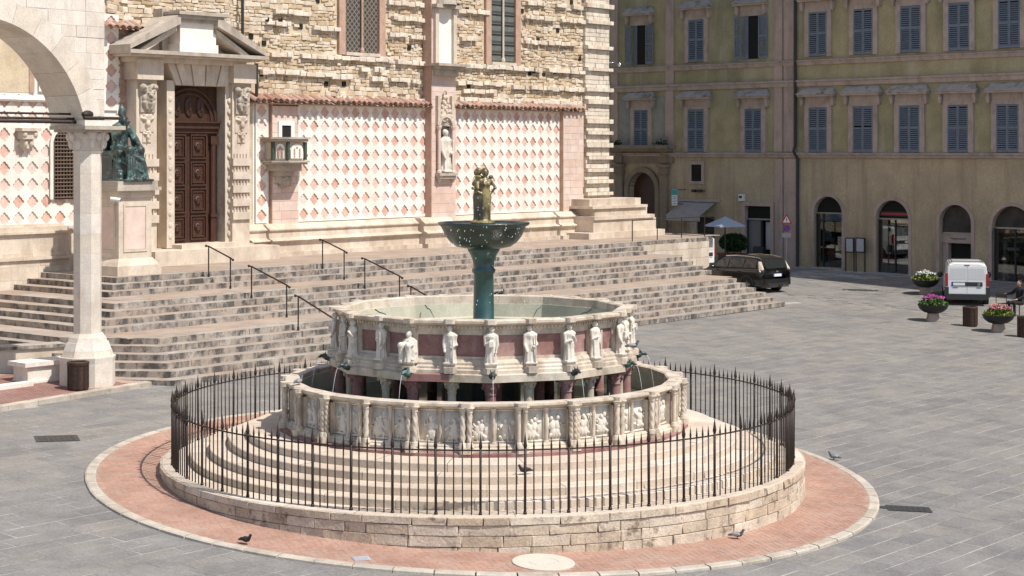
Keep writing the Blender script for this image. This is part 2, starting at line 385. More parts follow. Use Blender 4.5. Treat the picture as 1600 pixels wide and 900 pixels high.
def lattice(name, dark, line, sc, diag=True):
    m, n, l, b = mat_new(name)
    tc = n.new('ShaderNodeTexCoord'); mp = n.new('ShaderNodeMapping')
    mp.inputs['Rotation'].default_value = (0, rad(45) if diag else 0, 0)
    l.new(tc.outputs['Object'], mp.inputs[0]); sx = n.new('ShaderNodeSeparateXYZ'); l.new(mp.outputs[0], sx.inputs[0])
    outs = []
    for k in ((0, 2) if diag else (2,)):
        q = n.new('ShaderNodeMath'); q.operation = 'PINGPONG'; q.inputs[1].default_value = sc / 2; l.new(sx.outputs[k], q.inputs[0])
        h = n.new('ShaderNodeMath'); h.operation = 'LESS_THAN'; h.inputs[1].default_value = sc * .13; l.new(q.outputs[0], h.inputs[0]); outs.append(h.outputs[0])
    f = outs[0]
    if len(outs) > 1:
        h = n.new('ShaderNodeMath'); h.operation = 'MAXIMUM'; l.new(outs[0], h.inputs[0]); l.new(outs[1], h.inputs[1]); f = h.outputs[0]
    nz = n.new('ShaderNodeTexNoise'); nz.inputs['Scale'].default_value = 5
    l.new(tc.outputs['Object'], nz.inputs[0])
    cr = n.new('ShaderNodeValToRGB'); cr.color_ramp.elements[0].color = (*[c * .6 for c in dark], 1); cr.color_ramp.elements[1].color = (*[c * 1.5 for c in dark], 1)
    l.new(nz.outputs[0], cr.inputs[0])
    mx = n.new('ShaderNodeMix'); mx.data_type = 'RGBA'; l.new(f, mx.inputs[0]); l.new(cr.outputs[0], mx.inputs[6]); mx.inputs[7].default_value = (*line, 1)
    l.new(mx.outputs[2], b.inputs['Base Color']); b.inputs['Roughness'].default_value = .35
    return m
M['leadglass'] = lattice('leaded diamond glass', (.06, .055, .052), (.21, .175, .14), .17)
M['barglass'] = lattice('grey green barred glass', (.13, .145, .13), (.07, .07, .06), .42, False)
# ------------------------------------------------------------------ carved and cast shapes, fused into one skin each
def fuse(mb, voxel, name, it=3, dec=None):
    me = bpy.data.meshes.new(name); me.from_pydata([tuple(v) for v in mb.v], [], mb.f)
    o = bpy.data.objects.new(name, me); C.objects.link(o)
    r = o.modifiers.new('r', 'REMESH'); r.mode = 'VOXEL'; r.voxel_size = voxel
    if it:
        s = o.modifiers.new('s', 'SMOOTH'); s.iterations = it; s.factor = .5
    if dec:
        d = o.modifiers.new('d', 'DECIMATE'); d.ratio = dec
    dg = bpy.context.evaluated_depsgraph_get()
    out = bpy.data.meshes.new_from_object(o.evaluated_get(dg)); out.name = name
    out.shade_smooth()
    bpy.data.objects.remove(o); bpy.data.meshes.remove(me)
    return out
def face_bits(mb, c, s, M_=None):                       # nose, brow and chin of a small head looking to -y
    x, y, z = c
    mb.ell((x, y - .92 * s, z - .05 * s), (.16 * s, .24 * s, .3 * s), 8, 6, M=M_)
    mb.ell((x, y - .74 * s, z + .2 * s), (.55 * s, .22 * s, .14 * s), 8, 6, M=M_)
    mb.ell((x, y - .7 * s, z - .62 * s), (.3 * s, .28 * s, .24 * s), 8, 6, M=M_)
def statuette(kind):
    rr = random.Random(40 + kind); mb = MB(); ph = rr.uniform(0, 6)
    fl = lambda a, z: 1 + (.10 * math.sin(9 * a + ph + 2.4 * z) + .06 * math.sin(5 * a - ph + 5 * z)) * (1.1 - z)
    sw = rr.uniform(-.03, .03)
    if kind == 2:                                       # seated
        mb.lathe([(.02, 0), (.19, .01), (.19, .3), (.17, .44), (.13, .55), (.02, .56)], 36, flute=fl, ey=.95)
        for s in (-1, 1): mb.limb([(s * .08, -.05, .44), (s * .1, -.27, .43), (s * .1, -.27, .05)], (.085, .085, .06))
        top = .5
    else:
        mb.lathe([(.02, 0), (.165, .01), (.155, .12), (.135, .35), (.145, .5), (.13, .62), (.15, .74), (.12, .8), (.05, .83), (.02, .84)], 36, flute=fl, ey=.8)
        top = .74
    mb.ell((0, 0, top + .02), (.165, .105, .09))
    mb.limb([(0, 0, top + .06), (sw, -.015, top + .14)], (.055, .045))
    mb.ell((sw, -.02, top + .18), (.066, .074, .088))
    mb.ell((sw, .015, top + .19), (.078, .075, .09))    # hair or hood
    face_bits(mb, (sw, -.02, top + .18), .075)
    poses = [((-.15, -.02, top - .22), (-.02, -.14, top - .16)), ((-.17, -.04, top - .24), (-.13, -.12, top - .42)),
             ((-.14, -.07, top - .18), (-.03, -.16, top - .05)), ((-.17, -.03, top - .24), (-.05, -.15, top - .3))]
    for s in (-1, 1):
        e, h = poses[rr.randrange(4)]
        mb.limb([(s * .145, 0, top), (-s * e[0], e[1], e[2]), (-s * h[0], h[1], h[2])], (.058, .05, .034), 8)
    if kind % 3 == 0: mb.box(-.07, .07, -.19, -.13, top - .28, top - .1)        # book
    if kind % 3 == 1: mb.tube([(.1, -.15, .05), (.1, -.16, top + .02)], .022, 6)  # scroll or staff
    mb.box(-.17, .17, -.14, .12, -.02, .03)
    return fuse(mb, .014, 'statuette', 1)
STAT = [statuette(k) for k in range(6)]
def nymphs():
    mb = MB()
    for k in range(3):
        T = Matrix.Rotation(rad(120 * k + 25), 4, 'Z') @ Matrix.Translation((0, -.098, 0))
        fl = lambda a, z: 1 + .09 * math.sin(8 * a + 6 * z + k) * max(0, 1 - z / .62)
        mb.lathe([(.02, 0), (.115, .01), (.105, .15), (.115, .4), (.125, .5), (.1, .6), (.085, .66), (.1, .75), (.11, .82), (.06, .87), (.02, .88)], 28, M=T, flute=fl, ey=.8)
        for s in (-1, 1):
            mb.ell((s * .045, -.075, .76), (.042, .04, .042), M=T)
            mb.limb([(s * .105, 0, .84), (s * .245, .03, .68), (s * .10, -.04, .575)], (.038, .032, .024), 8, M=T)
        mb.limb([(0, 0, .86), (0, -.01, .93)], (.038, .032), 8, M=T)
        mb.ell((0, -.015, .985), (.056, .064, .078), M=T); mb.ell((0, .02, 1.0), (.065, .06, .08), M=T)
        face_bits(mb, (0, -.015, .985), .062, T)
    for k in range(3):
        T = Matrix.Rotation(rad(120 * k + 85), 4, 'Z')
        mb.ell((0, -.16, .9), (.09, .05, .035), M=T)    # wings on the lip of the little dish
    mb.lathe([(.02, 1.03), (.12, 1.04), (.15, 1.10), (.155, 1.13), (.12, 1.13), (.02, 1.11)], 16)
    mb.lathe([(.02, -.02), (.24, -.02), (.25, .02), (.2, .05), (.02, .06)], 16)
    return fuse(mb, .014, 'nymph_group', 1)
NYMPH = nymphs()
def pope():
    mb = MB()                                           # faces -y, 2.43 m from plinth to tiara
    mb.box(-.42, .42, .0, .62, .0, .95); mb.box(-.38, .38, .46, .62, .9, 1.7)      # throne
    for s in (-1, 1):
        mb.box(s * .45 - .07, s * .45 + .07, -.4, .6, .82, .98); mb.ell((s * .45, -.42, .9), (.1, .13, .14)); mb.ell((s * .45, -.48, .16), (.15, .18, .16)); mb.limb([(s * .45, -.4, .8), (s * .44, -.36, .25)], (.07, .11))
    fl = lambda a, z: 1 + .08 * math.sin(11 * a + 3 * z) + .04 * math.sin(5 * a - 4 * z)
    mb.lathe([(.05, .02), (.47, .03), (.44, .3), (.41, .62), (.38, .9), (.05, .98)], 48, c=(0, -.22), flute=fl, ey=1.25)
    for s in (-1, 1):
        mb.limb([(s * .17, .0, .95), (s * .22, -.72, .98), (s * .2, -.74, .12)], (.21, .17, .13)); mb.ell((s * .18, -.9, .08), (.085, .17, .07))
    for i in range(7):                                  # hanging folds between the knees
        q = i / 6.; x = -.34 + .68 * q
        mb.limb([(x * .8, -.74, .98), (x, -.86, .5), (x * 1.15, -.9, .05)], (.035, .05, .065), 7)
    mb.limb([(-.42, .0, 1.1), (-.25, -.72, .92), (.2, -.9, .66), (.42, -.62, .36)], (.07, .09, .08, .05), 8)
    mb.limb([(-.45, -.1, .75), (-.25, -.82, .5), (.15, -.95, .28)], (.06, .08, .05), 8)
    mb.lathe([(.05, .9), (.34, .92), (.29, 1.2), (.29, 1.45), (.34, 1.66), (.30, 1.78), (.13, 1.9), (.05, 1.92)], 40, c=(0, .14), flute=lambda a, z: 1 + .06 * math.sin(9 * a + 2 * z), ey=.8)
    for s in (-1, 1): mb.limb([(s * .22, -.06, 1.72), (s * .34, -.12, 1.35), (s * .42, -.14, .95)], (.08, .085, .07), 8)
    mb.limb([(-.3, .08, 1.70), (-.44, -.22, 1.42), (-.40, -.66, 1.62), (-.38, -.78, 1.80)], (.14, .13, .085, .058))
    mb.limb([(-.42, -.36, 1.42), (-.42, -.52, 1.2)], (.1, .04), 8)
    mb.ell((-.38, -.81, 1.88), (.06, .05, .085))
    for k in (-1, 0): mb.limb([(-.39 + .035 * k, -.82, 1.92), (-.39 + .045 * k, -.83, 2.07)], (.024, .02), 6)
    for k in (1, 2): mb.limb([(-.39 + .03 * k, -.83, 1.92), (-.39 + .03 * k, -.9, 1.92)], (.022, .02), 6)
    mb.limb([(-.32, -.81, 1.84), (-.28, -.87, 1.92)], (.024, .018), 6)
    mb.limb([(.3, .08, 1.70), (.44, -.12, 1.36), (.34, -.5, 1.16)], (.14, .13, .08)); mb.ell((.34, -.57, 1.14), (.07, .08, .06))
    mb.limb([(0, .1, 1.84), (0, .04, 1.98)], (.11, .09)); mb.ell((0, 0, 2.07), (.105, .125, .14)); face_bits(mb, (0, 0, 2.07), .125)
    mb.ell((0, -.115, 1.95), (.075, .065, .11))
    mb.lathe([(.02, 2.12), (.135, 2.13), (.14, 2.18), (.128, 2.2), (.13, 2.26), (.115, 2.28), (.11, 2.34), (.075, 2.42), (.02, 2.48), (.01, 2.5)], 20, c=(0, .03)); mb.ell((0, .03, 2.5), .03)
    mb.box(-.6, .6, -1.0, .66, -.02, .06)
    return fuse(mb, .026, 'bronze_pope', 1)
POPE = pope()
def bird():
    b = MB(); b.ell((0, 0, .10), (.055, .12, .055)); b.limb([(0, -.09, .13), (0, -.125, .185)], (.04, .03)); b.ell((0, -.135, .205), (.028, .034, .03))
    b.limb([(0, -.16, .2), (0, -.19, .192)], (.012, .005), 6); b.limb([(0, .08, .1), (0, .2, .075)], (.04, .02))
    return fuse(b, .011, 'body', 2)
BIRD = bird()
def spout():
    b = MB(); b.limb([(0, .1, -.02), (0, -.05, .02), (0, -.12, .06)], (.1, .085, .06)); b.ell((0, -.16, .06), (.055, .08, .05)); b.ell((0, -.23, .03), (.035, .05, .03))
    for s in (-1, 1): b.limb([(s * .04, -.1, .1), (s * .06, -.07, .17)], (.025, .012), 6); b.limb([(s * .06, 0, .03), (s * .14, .08, .12)], (.05, .02), 6)
    return fuse(b, .016, 'spout', 1)
SPOUT = spout()
def mask():                                              # carved bracket: leaves over a grotesque head
    b = MB(); rr = random.Random(5)
    b.ell((0, 0, .12), (.21, .16, .27)); face_bits(b, (0, -.03, .1), .19)
    for s in (-1, 1):
        b.ell((s * .23, -.02, .38), (.13, .14, .13)); b.ell((s * .23, -.1, .38), (.06, .1, .06)); b.ell((s * .19, -.02, .05), (.08, .1, .13))
        b.limb([(s * .18, -.03, -.1), (s * .1, -.05, -.3)], (.09, .04)); b.ell((s * .085, -.15, .2), (.045, .04, .03))
    for i in range(9): b.ell((rr.uniform(-.2, .2), -.08, .3 + rr.uniform(-.06, .16)), (.07, .08, .06))
    b.limb([(0, -.08, -.12), (0, -.03, -.42)], (.1, .03)); b.box(-.3, .3, .0, .16, -.42, .5)
    return fuse(b, .018, 'carved_mask', 1)
MASK = mask()
def ornament():
    b = MB()
    for k in range(5):
        a = rad(-70 + 35 * k); b.limb([(0, 0, 0), (.1 * math.sin(a), -.03, .13 * math.cos(a)), (.17 * math.sin(a), -.02, .17 * math.cos(a))], (.05, .045, .025), 6)
    b.ell((0, -.03, -.08), (.07, .06, .09)); b.ell((0, -.02, -.2), (.04, .04, .07)); b.box(-.2, .2, 0, .08, -.28, .22)
    return fuse(b, .016, 'carved_ornament', 1)
ORN = ornament()

# ------------------------------------------------------------------ ground
def build_ground():
    xs = [-160, -90, -60] + [-40 + i for i in range(81)] + [46, 60, 90, 160]
    ys = [-60, -20, 5, 14] + [20 + i for i in range(92)] + [118, 130, 160, 240, 340]
    mb = MB(); vs = [(x, y, ground(x, y)) for y in ys for x in xs]; nx = len(xs); fs = []
    for j in range(len(ys) - 1):
        for i in range(nx - 1): fs.append((j * nx + i, j * nx + i + 1, (j + 1) * nx + i + 1, (j + 1) * nx + i))
    mb.add(vs, fs)
    return tag(mb.build('ground', M['mortar'], smooth=True), kind='structure')
GROUND = build_ground()
FX, FY = -.575, 36.0
def GM(X, Y, ang, hx, hy, hz, dz=0.):
    c, s = math.cos(ang), math.sin(ang); e = .3
    sx = (ground(X + e * c, Y + e * s) - ground(X - e * c, Y - e * s)) / (2 * e)
    sy = (ground(X - e * s, Y + e * c) - ground(X + e * s, Y - e * c)) / (2 * e)
    t1 = Vector((c, s, sx)).normalized(); t2 = Vector((-s, c, sy)).normalized(); nn = t1.cross(t2)
    m = Matrix.Identity(4)
    for k in range(3): m[k][0] = t1[k] * hx; m[k][1] = t2[k] * hy; m[k][2] = nn[k] * hz
    m[0][3], m[1][3], m[2][3] = X, Y, ground(X, Y) + dz
    return m
KERB_A, KERB_B = G(-60, 652), G(232, 603)                  # kerb of the raised red pavement by the loggia
def paving():
    ang = rad(49.5); c, s = math.cos(ang), math.sin(ang); items = []
    j = -90; q = -30.
    while q < 75:
        wd = R.choice((.42, .46, .5, .55)); p = -40 + R.uniform(0, 1.2)
        while p < 100:
            L = R.uniform(.75, 1.55)
            pm, qm = p + L / 2, q + wd / 2
            X, Y = pm * c - qm * s, pm * s + qm * c + 20
            p += L
            if not 18 < Y < 80: continue
            sx_, sy_ = px((X, Y, ground(X, Y)))
            if not (-70 < sx_ < 1670 and sy_ < 960): continue
            if math.hypot(X - FX, Y - FY) < 7.4: continue
            rel = (X - W0[0], Y - W0[1]); u = rel[0] * DU[0] + rel[1] * DU[1]; wv = rel[0] * MU[0] + rel[1] * MU[1]
            if wv < 12.6 and u < 16.4: continue
            if wv < -5: continue
            e = KERB_B - KERB_A; cr = e.x * (Y - KERB_A.y) - e.y * (X - KERB_A.x)
            if cr > .3 and X < KERB_B.x + .2: continue
            if (X - G0[0]) * NU[0] + (Y - G0[1]) * NU[1] < .3: continue
            gap = .011 + .006 * R.random()
            items.append((GM(X, Y, ang + R.uniform(-.004, .004), L / 2 - gap, wd / 2 - gap, .02, -.0165 + R.uniform(-.0012, .0012) + (.012 if (X - G0[0]) * NU[0] + (Y - G0[1]) * NU[1] < 11 and X > 10 else 0)), R.random(), L * wd / Y ** 3))
        q += wd
    items.sort(key=lambda t: -t[2])
    pieces('paving_slab', [(a, b) for a, b, _ in items], M['slab'], GROUND, [jitter(cham(.03), .006, k) for k in range(5)], 300, stuff_name='far_paving_slabs')
paving()

# ------------------------------------------------------------------ brick ring round the fountain
RING = empty('brick_ring', (FX, FY, 0), 0, 'ring of red herringbone brick paving round the fountain base', 'paving')
def ring():
    mb = MB(); n = 120; vs = []; fs = []
    for r in (6.2, 7.72):
        for i in range(n):
            a = 2 * math.pi * i / n; X, Y = r * math.sin(a), -r * math.cos(a); vs.append((X, Y, ground(X + FX, Y + FY) + .0445))
    for i in range(n): fs.append((i, (i + 1) % n, n + (i + 1) % n, n + i))
    mb.add(vs, fs).build('bedding', M['ringjoint'], RING)
    W = .118; items = []; ang = rad(20); c, s = math.cos(ang), math.sin(ang)
    for x in range(-75, 76):
        for y in range(-75, 76):
            k = (x - y) % 4
            if k == 0: cx, cy, hx, hy = x + 1., y + .5, 1., .5
            elif k == 3: cx, cy, hx, hy = x + .5, y + 1., .5, 1.
            else: continue
            X, Y = (cx * c - cy * s) * W, (cx * s + cy * c) * W
            r = math.hypot(X, Y)
            if not 6.38 < r < 7.66: continue
            if math.hypot(X - DISC[0] + FX, Y - DISC[1] + FY) < .5: continue
            m = GM(X + FX, Y + FY, ang, hx * W - .0035, hy * W - .0035, .02, .028 + R.uniform(-.0015, .0015))
            m[0][3] -= FX; m[1][3] -= FY
            items.append((m, R.random()))
    pieces('brick', items, M['ringbrick'], RING, [cham(.06)], 300, size=lambda it: -it[0][1][3], stuff_name='brick_field')
    n = 74
    for i in range(n):
        a0 = 2 * math.pi * (i + .02) / n; a1 = 2 * math.pi * (i + .98) / n; kb = MB(); am = (a0 + a1) / 2; vs = []
        o = R.uniform(-.006, .006)
        for (r, dz) in ((7.67, -.06), (7.67, .05), (7.69, .058), (7.84 + o, .056), (7.87 + o, .04), (7.875 + o, -.08)):
            for a in (a0, am, a1):
                X, Y = r * math.sin(a), -r * math.cos(a); vs.append((X, Y, ground(X + FX, Y + FY) + dz + o * .5))
        fs = [(r * 3 + k, r * 3 + k + 1, r * 3 + k + 4, r * 3 + k + 3) for r in range(5) for k in range(2)] + [(0, 3, 6, 9, 12, 15), (17, 14, 11, 8, 5, 2)]
        kb.add(vs, fs, R.random()).build('kerb_stone', M['kerb'], RING)
d_ = G(849, 884); DISC = (d_.x, d_.y)
ring()
def stone_disc():
    mb = MB(); vs = []; n = 40
    for r, dz in ((.515, .0), (.515, .062), (.5, .068), (.26, .066), (.255, .060), (.24, .060), (.235, .066)):
        for i in range(n):
            a = 2 * math.pi * i / n; X, Y = DISC[0] + r * math.sin(a), DISC[1] - r * math.cos(a); vs.append((X, Y, ground(X, Y) + dz))
    fs = [(j * n + i, j * n + (i + 1) % n, (j + 1) * n + (i + 1) % n, (j + 1) * n + i) for j in range(6) for i in range(n)] + [tuple(range(6 * n, 7 * n))]
    tag(mb.add(vs, fs).build('stone_disc', M['disc']), 'round pale stone cover set into the red brick ring', 'stone cover')
stone_disc()

# ------------------------------------------------------------------ round stepped base
BASE = empty('stepped_base', (FX, FY, 0), 0, 'round stone base with low block wall and curved steps under the fountain', 'stone base')
STEPS = [(6.40, .436), (5.86, .585), (5.5, .733), (5.12, .881), (4.75, 1.03)]
def base():
    # core behind the blocks
    MB().lathe([(6.36, -.7), (6.36, .40), (5.6, .405)], 96).build('wall_core', M['ringjoint'], BASE)
    items = []
    z1 = .436; cour = [.135, .175, .19, .2, .2, .2]
    zt = z1 - .006
    for ci, hgt in enumerate(cour):
        a = R.uniform(0, .1)
        a_end = a + 2 * math.pi
        while a < a_end - .02:
            L = R.uniform(.36, .95) if ci else R.uniform(.5, .9)
            a2 = min(a + L / 6.4, a_end)
            if a_end - a2 < .04: a2 = a_end
            am = (a + a2) / 2
            if math.cos(am) > -.25:                      # near half and the sides
                gx, gy = FX + 6.45 * math.sin(am), FY - 6.45 * math.cos(am)
                if zt - hgt < ground(gx, gy) + .1 and zt > ground(gx, gy) - .05 or zt - hgt >= ground(gx, gy) + .1:
                    rr = 6.405 - .1 + R.uniform(-.008, .012) + (.02 if ci == 0 else 0)
                    items.append((XF((rr * math.sin(am), -rr * math.cos(am), zt - hgt / 2), (a2 - a) * 3.2 - .006, .12, hgt / 2 - .005, am), R.random()))
            a = a2
        zt -= hgt
    pieces('stone_block', items, M['travertine'], BASE, [jitter(chamf(.05), .045, k) for k in range(9)], 300, size=lambda it: -it[0][1][3])
    # curved steps, each cut into stones
    for k in range(len(STEPS)):
        r1, z = STEPS[k]; r0 = STEPS[k + 1][0] - .05 if k + 1 < len(STEPS) else 3.6
        zb = STEPS[k - 1][1] - .02 if k else .3
        ns = max(10, int(2 * math.pi * r1 / 1.35)); off = R.random()
        st = empty('step', parent=BASE)
        for i in range(ns):
            a0 = 2 * math.pi * (i + off + .003) / ns; a1 = 2 * math.pi * (i + 1 + off - .003) / ns; m = 6; vs = []
            o = R.uniform(-.003, .003); zz = z + R.uniform(-.003, .002)
            prof = [(r1 + o, zb), (r1 + o, zz - .015), (r1 + o - .015, zz), (r0, zz)] if k else [(r1 + .01, z - .03), (r1 + .01, z - .008), (r1, z), (r0, z)]
            for r, q in prof:
                for j in range(m + 1):
                    a = a0 + (a1 - a0) * j / m; vs.append((r * math.sin(a), -r * math.cos(a), q))
            fs = [(p * (m + 1) + j, p * (m + 1) + j + 1, (p + 1) * (m + 1) + j + 1, (p + 1) * (m + 1) + j) for p in range(3) for j in range(m)]
            MB().add(vs, fs, R.random()).build('step_stone', M['fstep'], st)
base()

# ------------------------------------------------------------------ iron fence
FENCE = empty('iron_fence', (FX, FY, .436), 0, 'round spiked wrought iron fence enclosing the fountain', 'fence')
def fence():
    r = 6.22
    def bar(w, h, tip, base):
        b = MB(); b.tube([(0, 0, -.05), (0, 0, h)], w, 6)
        b.tube([(0, 0, h - .02), (0, 0, h + .03), (0, 0, h + .06), (0, 0, h + tip)], [w, w * 1.5, w * 1.25, .001], 6)
        if base: b.tube([(0, 0, 0), (0, 0, .05)], [w * 1.5, w * 1.2], 6)
        return b
    pick = bar(.0125, 1.10, .19, False).mesh('picket', True); post = bar(.024, 1.13, .26, True).mesh('post', True)
    n = 260
    for i in range(n):
        a = 2 * math.pi * (i + .3) / n
        rot = (R.uniform(-.006, .006), R.uniform(-.006, .006), a)
        p = i % 5 == 0
        put('post' if p else 'picket', post if p else pick, M['iron'], FENCE, loc=(r * math.sin(a), -r * math.cos(a), R.uniform(-.01, .01)), rot=rot)
    rail = MB(); m = 156; vs = []
    for k, (dr, dz) in enumerate(((-.017, 1.072), (.017, 1.072), (.017, 1.092), (-.017, 1.092))):
        for i in range(m):
            a = 2 * math.pi * i / m; vs.append(((r + dr) * math.sin(a), -(r + dr) * math.cos(a), dz))
    fs = [(k * m + i, k * m + (i + 1) % m, ((k + 1) % 4) * m + (i + 1) % m, ((k + 1) % 4) * m + i) for k in range(4) for i in range(m)]
    rail.add(vs, fs).build('rail', M['iron'], FENCE)
fence()

# ------------------------------------------------------------------ the fountain
FOUNT = empty('fountain', (FX, FY, 1.03), 0, 'two-tiered carved marble fountain with bronze bowl and nymphs on top', 'fountain')
def ringseg(prof, a0, a1, m, t=.5, k0=1., k1=1.):             # profile (r,z) swept over part of a circle, straight between corners
    vs = []; fs = []; k = len(prof)
    for (r, z) in prof:
        for j in range(m + 1):
            a = a0 + (a1 - a0) * j / m; q = r * (k0 + (k1 - k0) * j / m); vs.append((q * math.sin(a), -q * math.cos(a), z))
    for p in range(k):
        p2 = (p + 1) % k
        for j in range(m): fs.append((p * (m + 1) + j, p * (m + 1) + j + 1, p2 * (m + 1) + j + 1, p2 * (m + 1) + j))
    fs += [tuple(p * (m + 1) for p in range(k)), tuple(p * (m + 1) + m for p in range(k - 1, -1, -1))]
    return vs, fs
def colonnette(h, r, twist=0., lobes=3, seg=12):
    b = MB(); n = 26 if twist else 2
    fl = (lambda a, z: 1 + .2 * math.sin(lobes * a + twist * z)) if twist else None
    b.lathe([(r, .09 + (h - .2) * i / n) for i in range(n + 1)], seg, flute=fl)
    b.lathe([(r * 1.9, 0), (r * 1.9, .025), (r * 1.55, .05), (r * 1.6, .065), (r * 1.1, .09)], seg)
    b.lathe([(r * 1.05, h - .11), (r * 1.3, h - .10), (r * 1.15, h - .085), (r * 1.5, h - .03), (r * 1.95, h - .02), (r * 2, h), (.001, h)], seg)
    return b.mesh('colonnette', True)
def relief(k):
    rr = random.Random(900 + k); b = MB(); wd, h = .40, .56
    b.box(-wd / 2, wd / 2, 0, .06, 0, h)
    for (x0, x1, z0, z1) in ((-wd / 2, wd / 2, h - .03, h), (-wd / 2, wd / 2, 0, .035), (-wd / 2, -wd / 2 + .028, .03, h - .03), (wd / 2 - .028, wd / 2, .03, h - .03)):
        b.box(x0, x1, -.028, .01, z0, z1)
    for f in range(rr.choice((1, 1, 2))):
        cx = rr.uniform(-.06, .06) + (0 if f == 0 else rr.choice((-.09, .09))); lean = rr.uniform(-.05, .05); q = rr.uniform(.85, 1.05)
        b.ell((cx + lean, -.02, .40 * q), (.036, .04, .045), 8, 6)
        b.ell((cx + lean * .5, -.012, .27 * q), (.065, .042, .10), 8, 6)
        b.ell((cx, -.008, .15), (.075, .045, .10), 8, 6)
        for s in (-1, 1):
            b.limb([(cx + s * .05, -.01, .32 * q), (cx + s * rr.uniform(.06, .13), -.02, rr.uniform(.2, .3)), (cx + s * rr.uniform(.02, .15), -.025, rr.uniform(.2, .4))], (.026, .022, .017), 6)
            b.limb([(cx + s * .03, -.01, .14), (cx + s * rr.uniform(.03, .1), -.02, .1), (cx + s * rr.uniform(.02, .09), -.015, .045)], (.036, .03, .02), 6)
    for i in range(rr.randrange(2, 6)): b.ell((rr.uniform(-.14, .14), 0, rr.uniform(.08, .46)), (rr.uniform(.02, .06), .025, rr.uniform(.02, .07)), 7, 5)
    return b.mesh('relief_panel', True)
def fountain():
    z0 = 1.03
    N_, ST = 25, 2 * math.pi / 25; OFF = rad(-3.6)
    cols = [colonnette(.725, .042), colonnette(.725, .047, 34), colonnette(.725, .047, -34, 4), colonnette(.725, .042, 60, 2)]
    mid = colonnette(.70, .036, seg=8); rel = [relief(k) for k in range(10)]
    low = empty('lower_basin', (0, 0, 0), parent=FOUNT)
    for i in range(N_):
        a0 = OFF + i * ST; a1 = a0 + ST; am = (a0 + a1) / 2; t = R.random(); ap = math.cos(ST / 2)
        MB().add(*ringseg([(4.13, 0), (4.13, .055), (4.08, .07), (3.6, .07), (3.6, 0)], a0, a1, 1), t).build('foot_slab', M['redmarble'], low)
        MB().add(*ringseg([(4.03, .07), (4.03, .13), (3.99, .155), (3.99, .18), (3.945, .215), (3.6, .215), (3.6, .07)], a0, a1, 1), t).build('base_moulding', M['marble'], low)
        MB().add(*ringseg([(3.86, .215), (3.86, .84), (3.74, .84), (3.74, .215)], a0, a1, 1), t).build('wall_slab', M['marble'], low)
        MB().add(*ringseg([(3.92, .84), (3.94, .86), (4.01, .885), (4.03, .905), (4.025, .945), (3.99, .955), (3.76, .955), (3.73, .935), (3.73, .84)], a0, a1, 1), t).build('cornice', M['marble'], low)
        MB().add(*ringseg([(3.735, -.3), (3.735, .84), (3.71, .84), (3.69, -.3)], a0, a1, 1), t).build('inner_lining', M['basin'], low)
        for s in (-1, 1):
            p = Vector((s * .235, -3.86 * ap - .012, .222)); mm = Matrix.Rotation(am, 4, 'Z')
            put('relief_panel', rel[R.randrange(10)], M['marble_w'], low, loc=mm @ p, rot=am, tint=R.uniform(0, .3)).scale = (1.04, 1, 1.09)
        mm = Matrix.Rotation(am, 4, 'Z'); put('colonnette', mid, M['marble'], low, loc=mm @ Vector((0, -3.86 * ap - .045, .16)), rot=am, tint=R.uniform(-.4, .4))
        # corner pier with two or three colonnettes on a stepped foot
        mm = Matrix.Rotation(a0, 4, 'Z'); kind = (i * 7 + 1) % 4
        b = MB(); b.prism([(-.13, -4.06), (-.08, -4.14), (.08, -4.14), (.13, -4.06), (.15, -3.85), (-.15, -3.85)], .058, .17, .5, mm)
        b.prism([(-.085, -3.95), (.085, -3.95), (.1, -3.8), (-.1, -3.8)], .17, .80, .5, mm)
        b.prism([(-.12, -4.06), (-.08, -4.115), (.08, -4.115), (.12, -4.06), (.14, -3.9), (-.14, -3.9)], .893, .962, .5, mm)
        b.build('corner_pier', M['marble'], low, tint=R.uniform(-.3, .3))
        for s in ((-1, 1) if kind != 3 else (-1, 0, 1)):
            put('colonnette', cols[kind], M['marble'], low, loc=mm @ Vector((s * .062, -4.03 + abs(s) * .0 - (.03 if s == 0 else 0), .168)), rot=a0 + R.random(), tint=R.uniform(-.3, .4))
    MB().lathe([(.01, .46), (3.72, .46)], 60).build('water', M['water'], low)
    MB().lathe([(.01, -.02), (3.6, -.02)], 40).build('basin_floor', M['basin'], low)
    # ring of columns carrying the upper basin
    up = empty('upper_basin', (0, 0, 0), parent=FOUNT)
    n = 24; st = 2 * math.pi / n; of = rad(3.5)
    def column(h, r):
        b = MB(); b.lathe([(r * 1.4, 0), (r * 1.4, .04), (r * 1.1, .08), (r, .1), (r * .96, h - .27)], 12)
        b.lathe([(r * 1.1, h - .27), (r * 1.15, h - .25), (r, h - .24), (r * 1.25, h - .16), (r * 1.15, h - .15), (r * 1.7, h - .06), (r * 1.55, h - .05)], 12)
        b.box(-r * 1.55, r * 1.55, -r * 1.55, r * 1.55, h - .05, h)
        for k in range(4):
            a = rad(45 + 90 * k); b.ell((r * 1.75 * math.sin(a), -r * 1.75 * math.cos(a), h - .075), (.03, .03, .035), 7, 5)
            a = rad(90 * k); b.ell((r * 1.35 * math.sin(a), -r * 1.35 * math.cos(a), h - .13), (.035, .035, .05), 7, 5)
        return b.mesh('column', True)
    c1, c2 = column(.84, .105), column(.84, .082)
    for i in range(n):
        a = of + i * st; big = i % 2 == 0
        put('column', c1 if big else c2, M['redmarble'] if i % 4 == 0 else M['marble'], low, loc=((2.9 if big else 2.77) * math.sin(a), -(2.9 if big else 2.77) * math.cos(a), .39), rot=a, tint=R.uniform(-.4, .4))
    for i in range(12):
        a = of + i * 2 * st + .1; put('column', c1, M['marble'], low, loc=(1.75 * math.sin(a), -1.75 * math.cos(a), .39), rot=a, tint=R.uniform(-.5, 0))
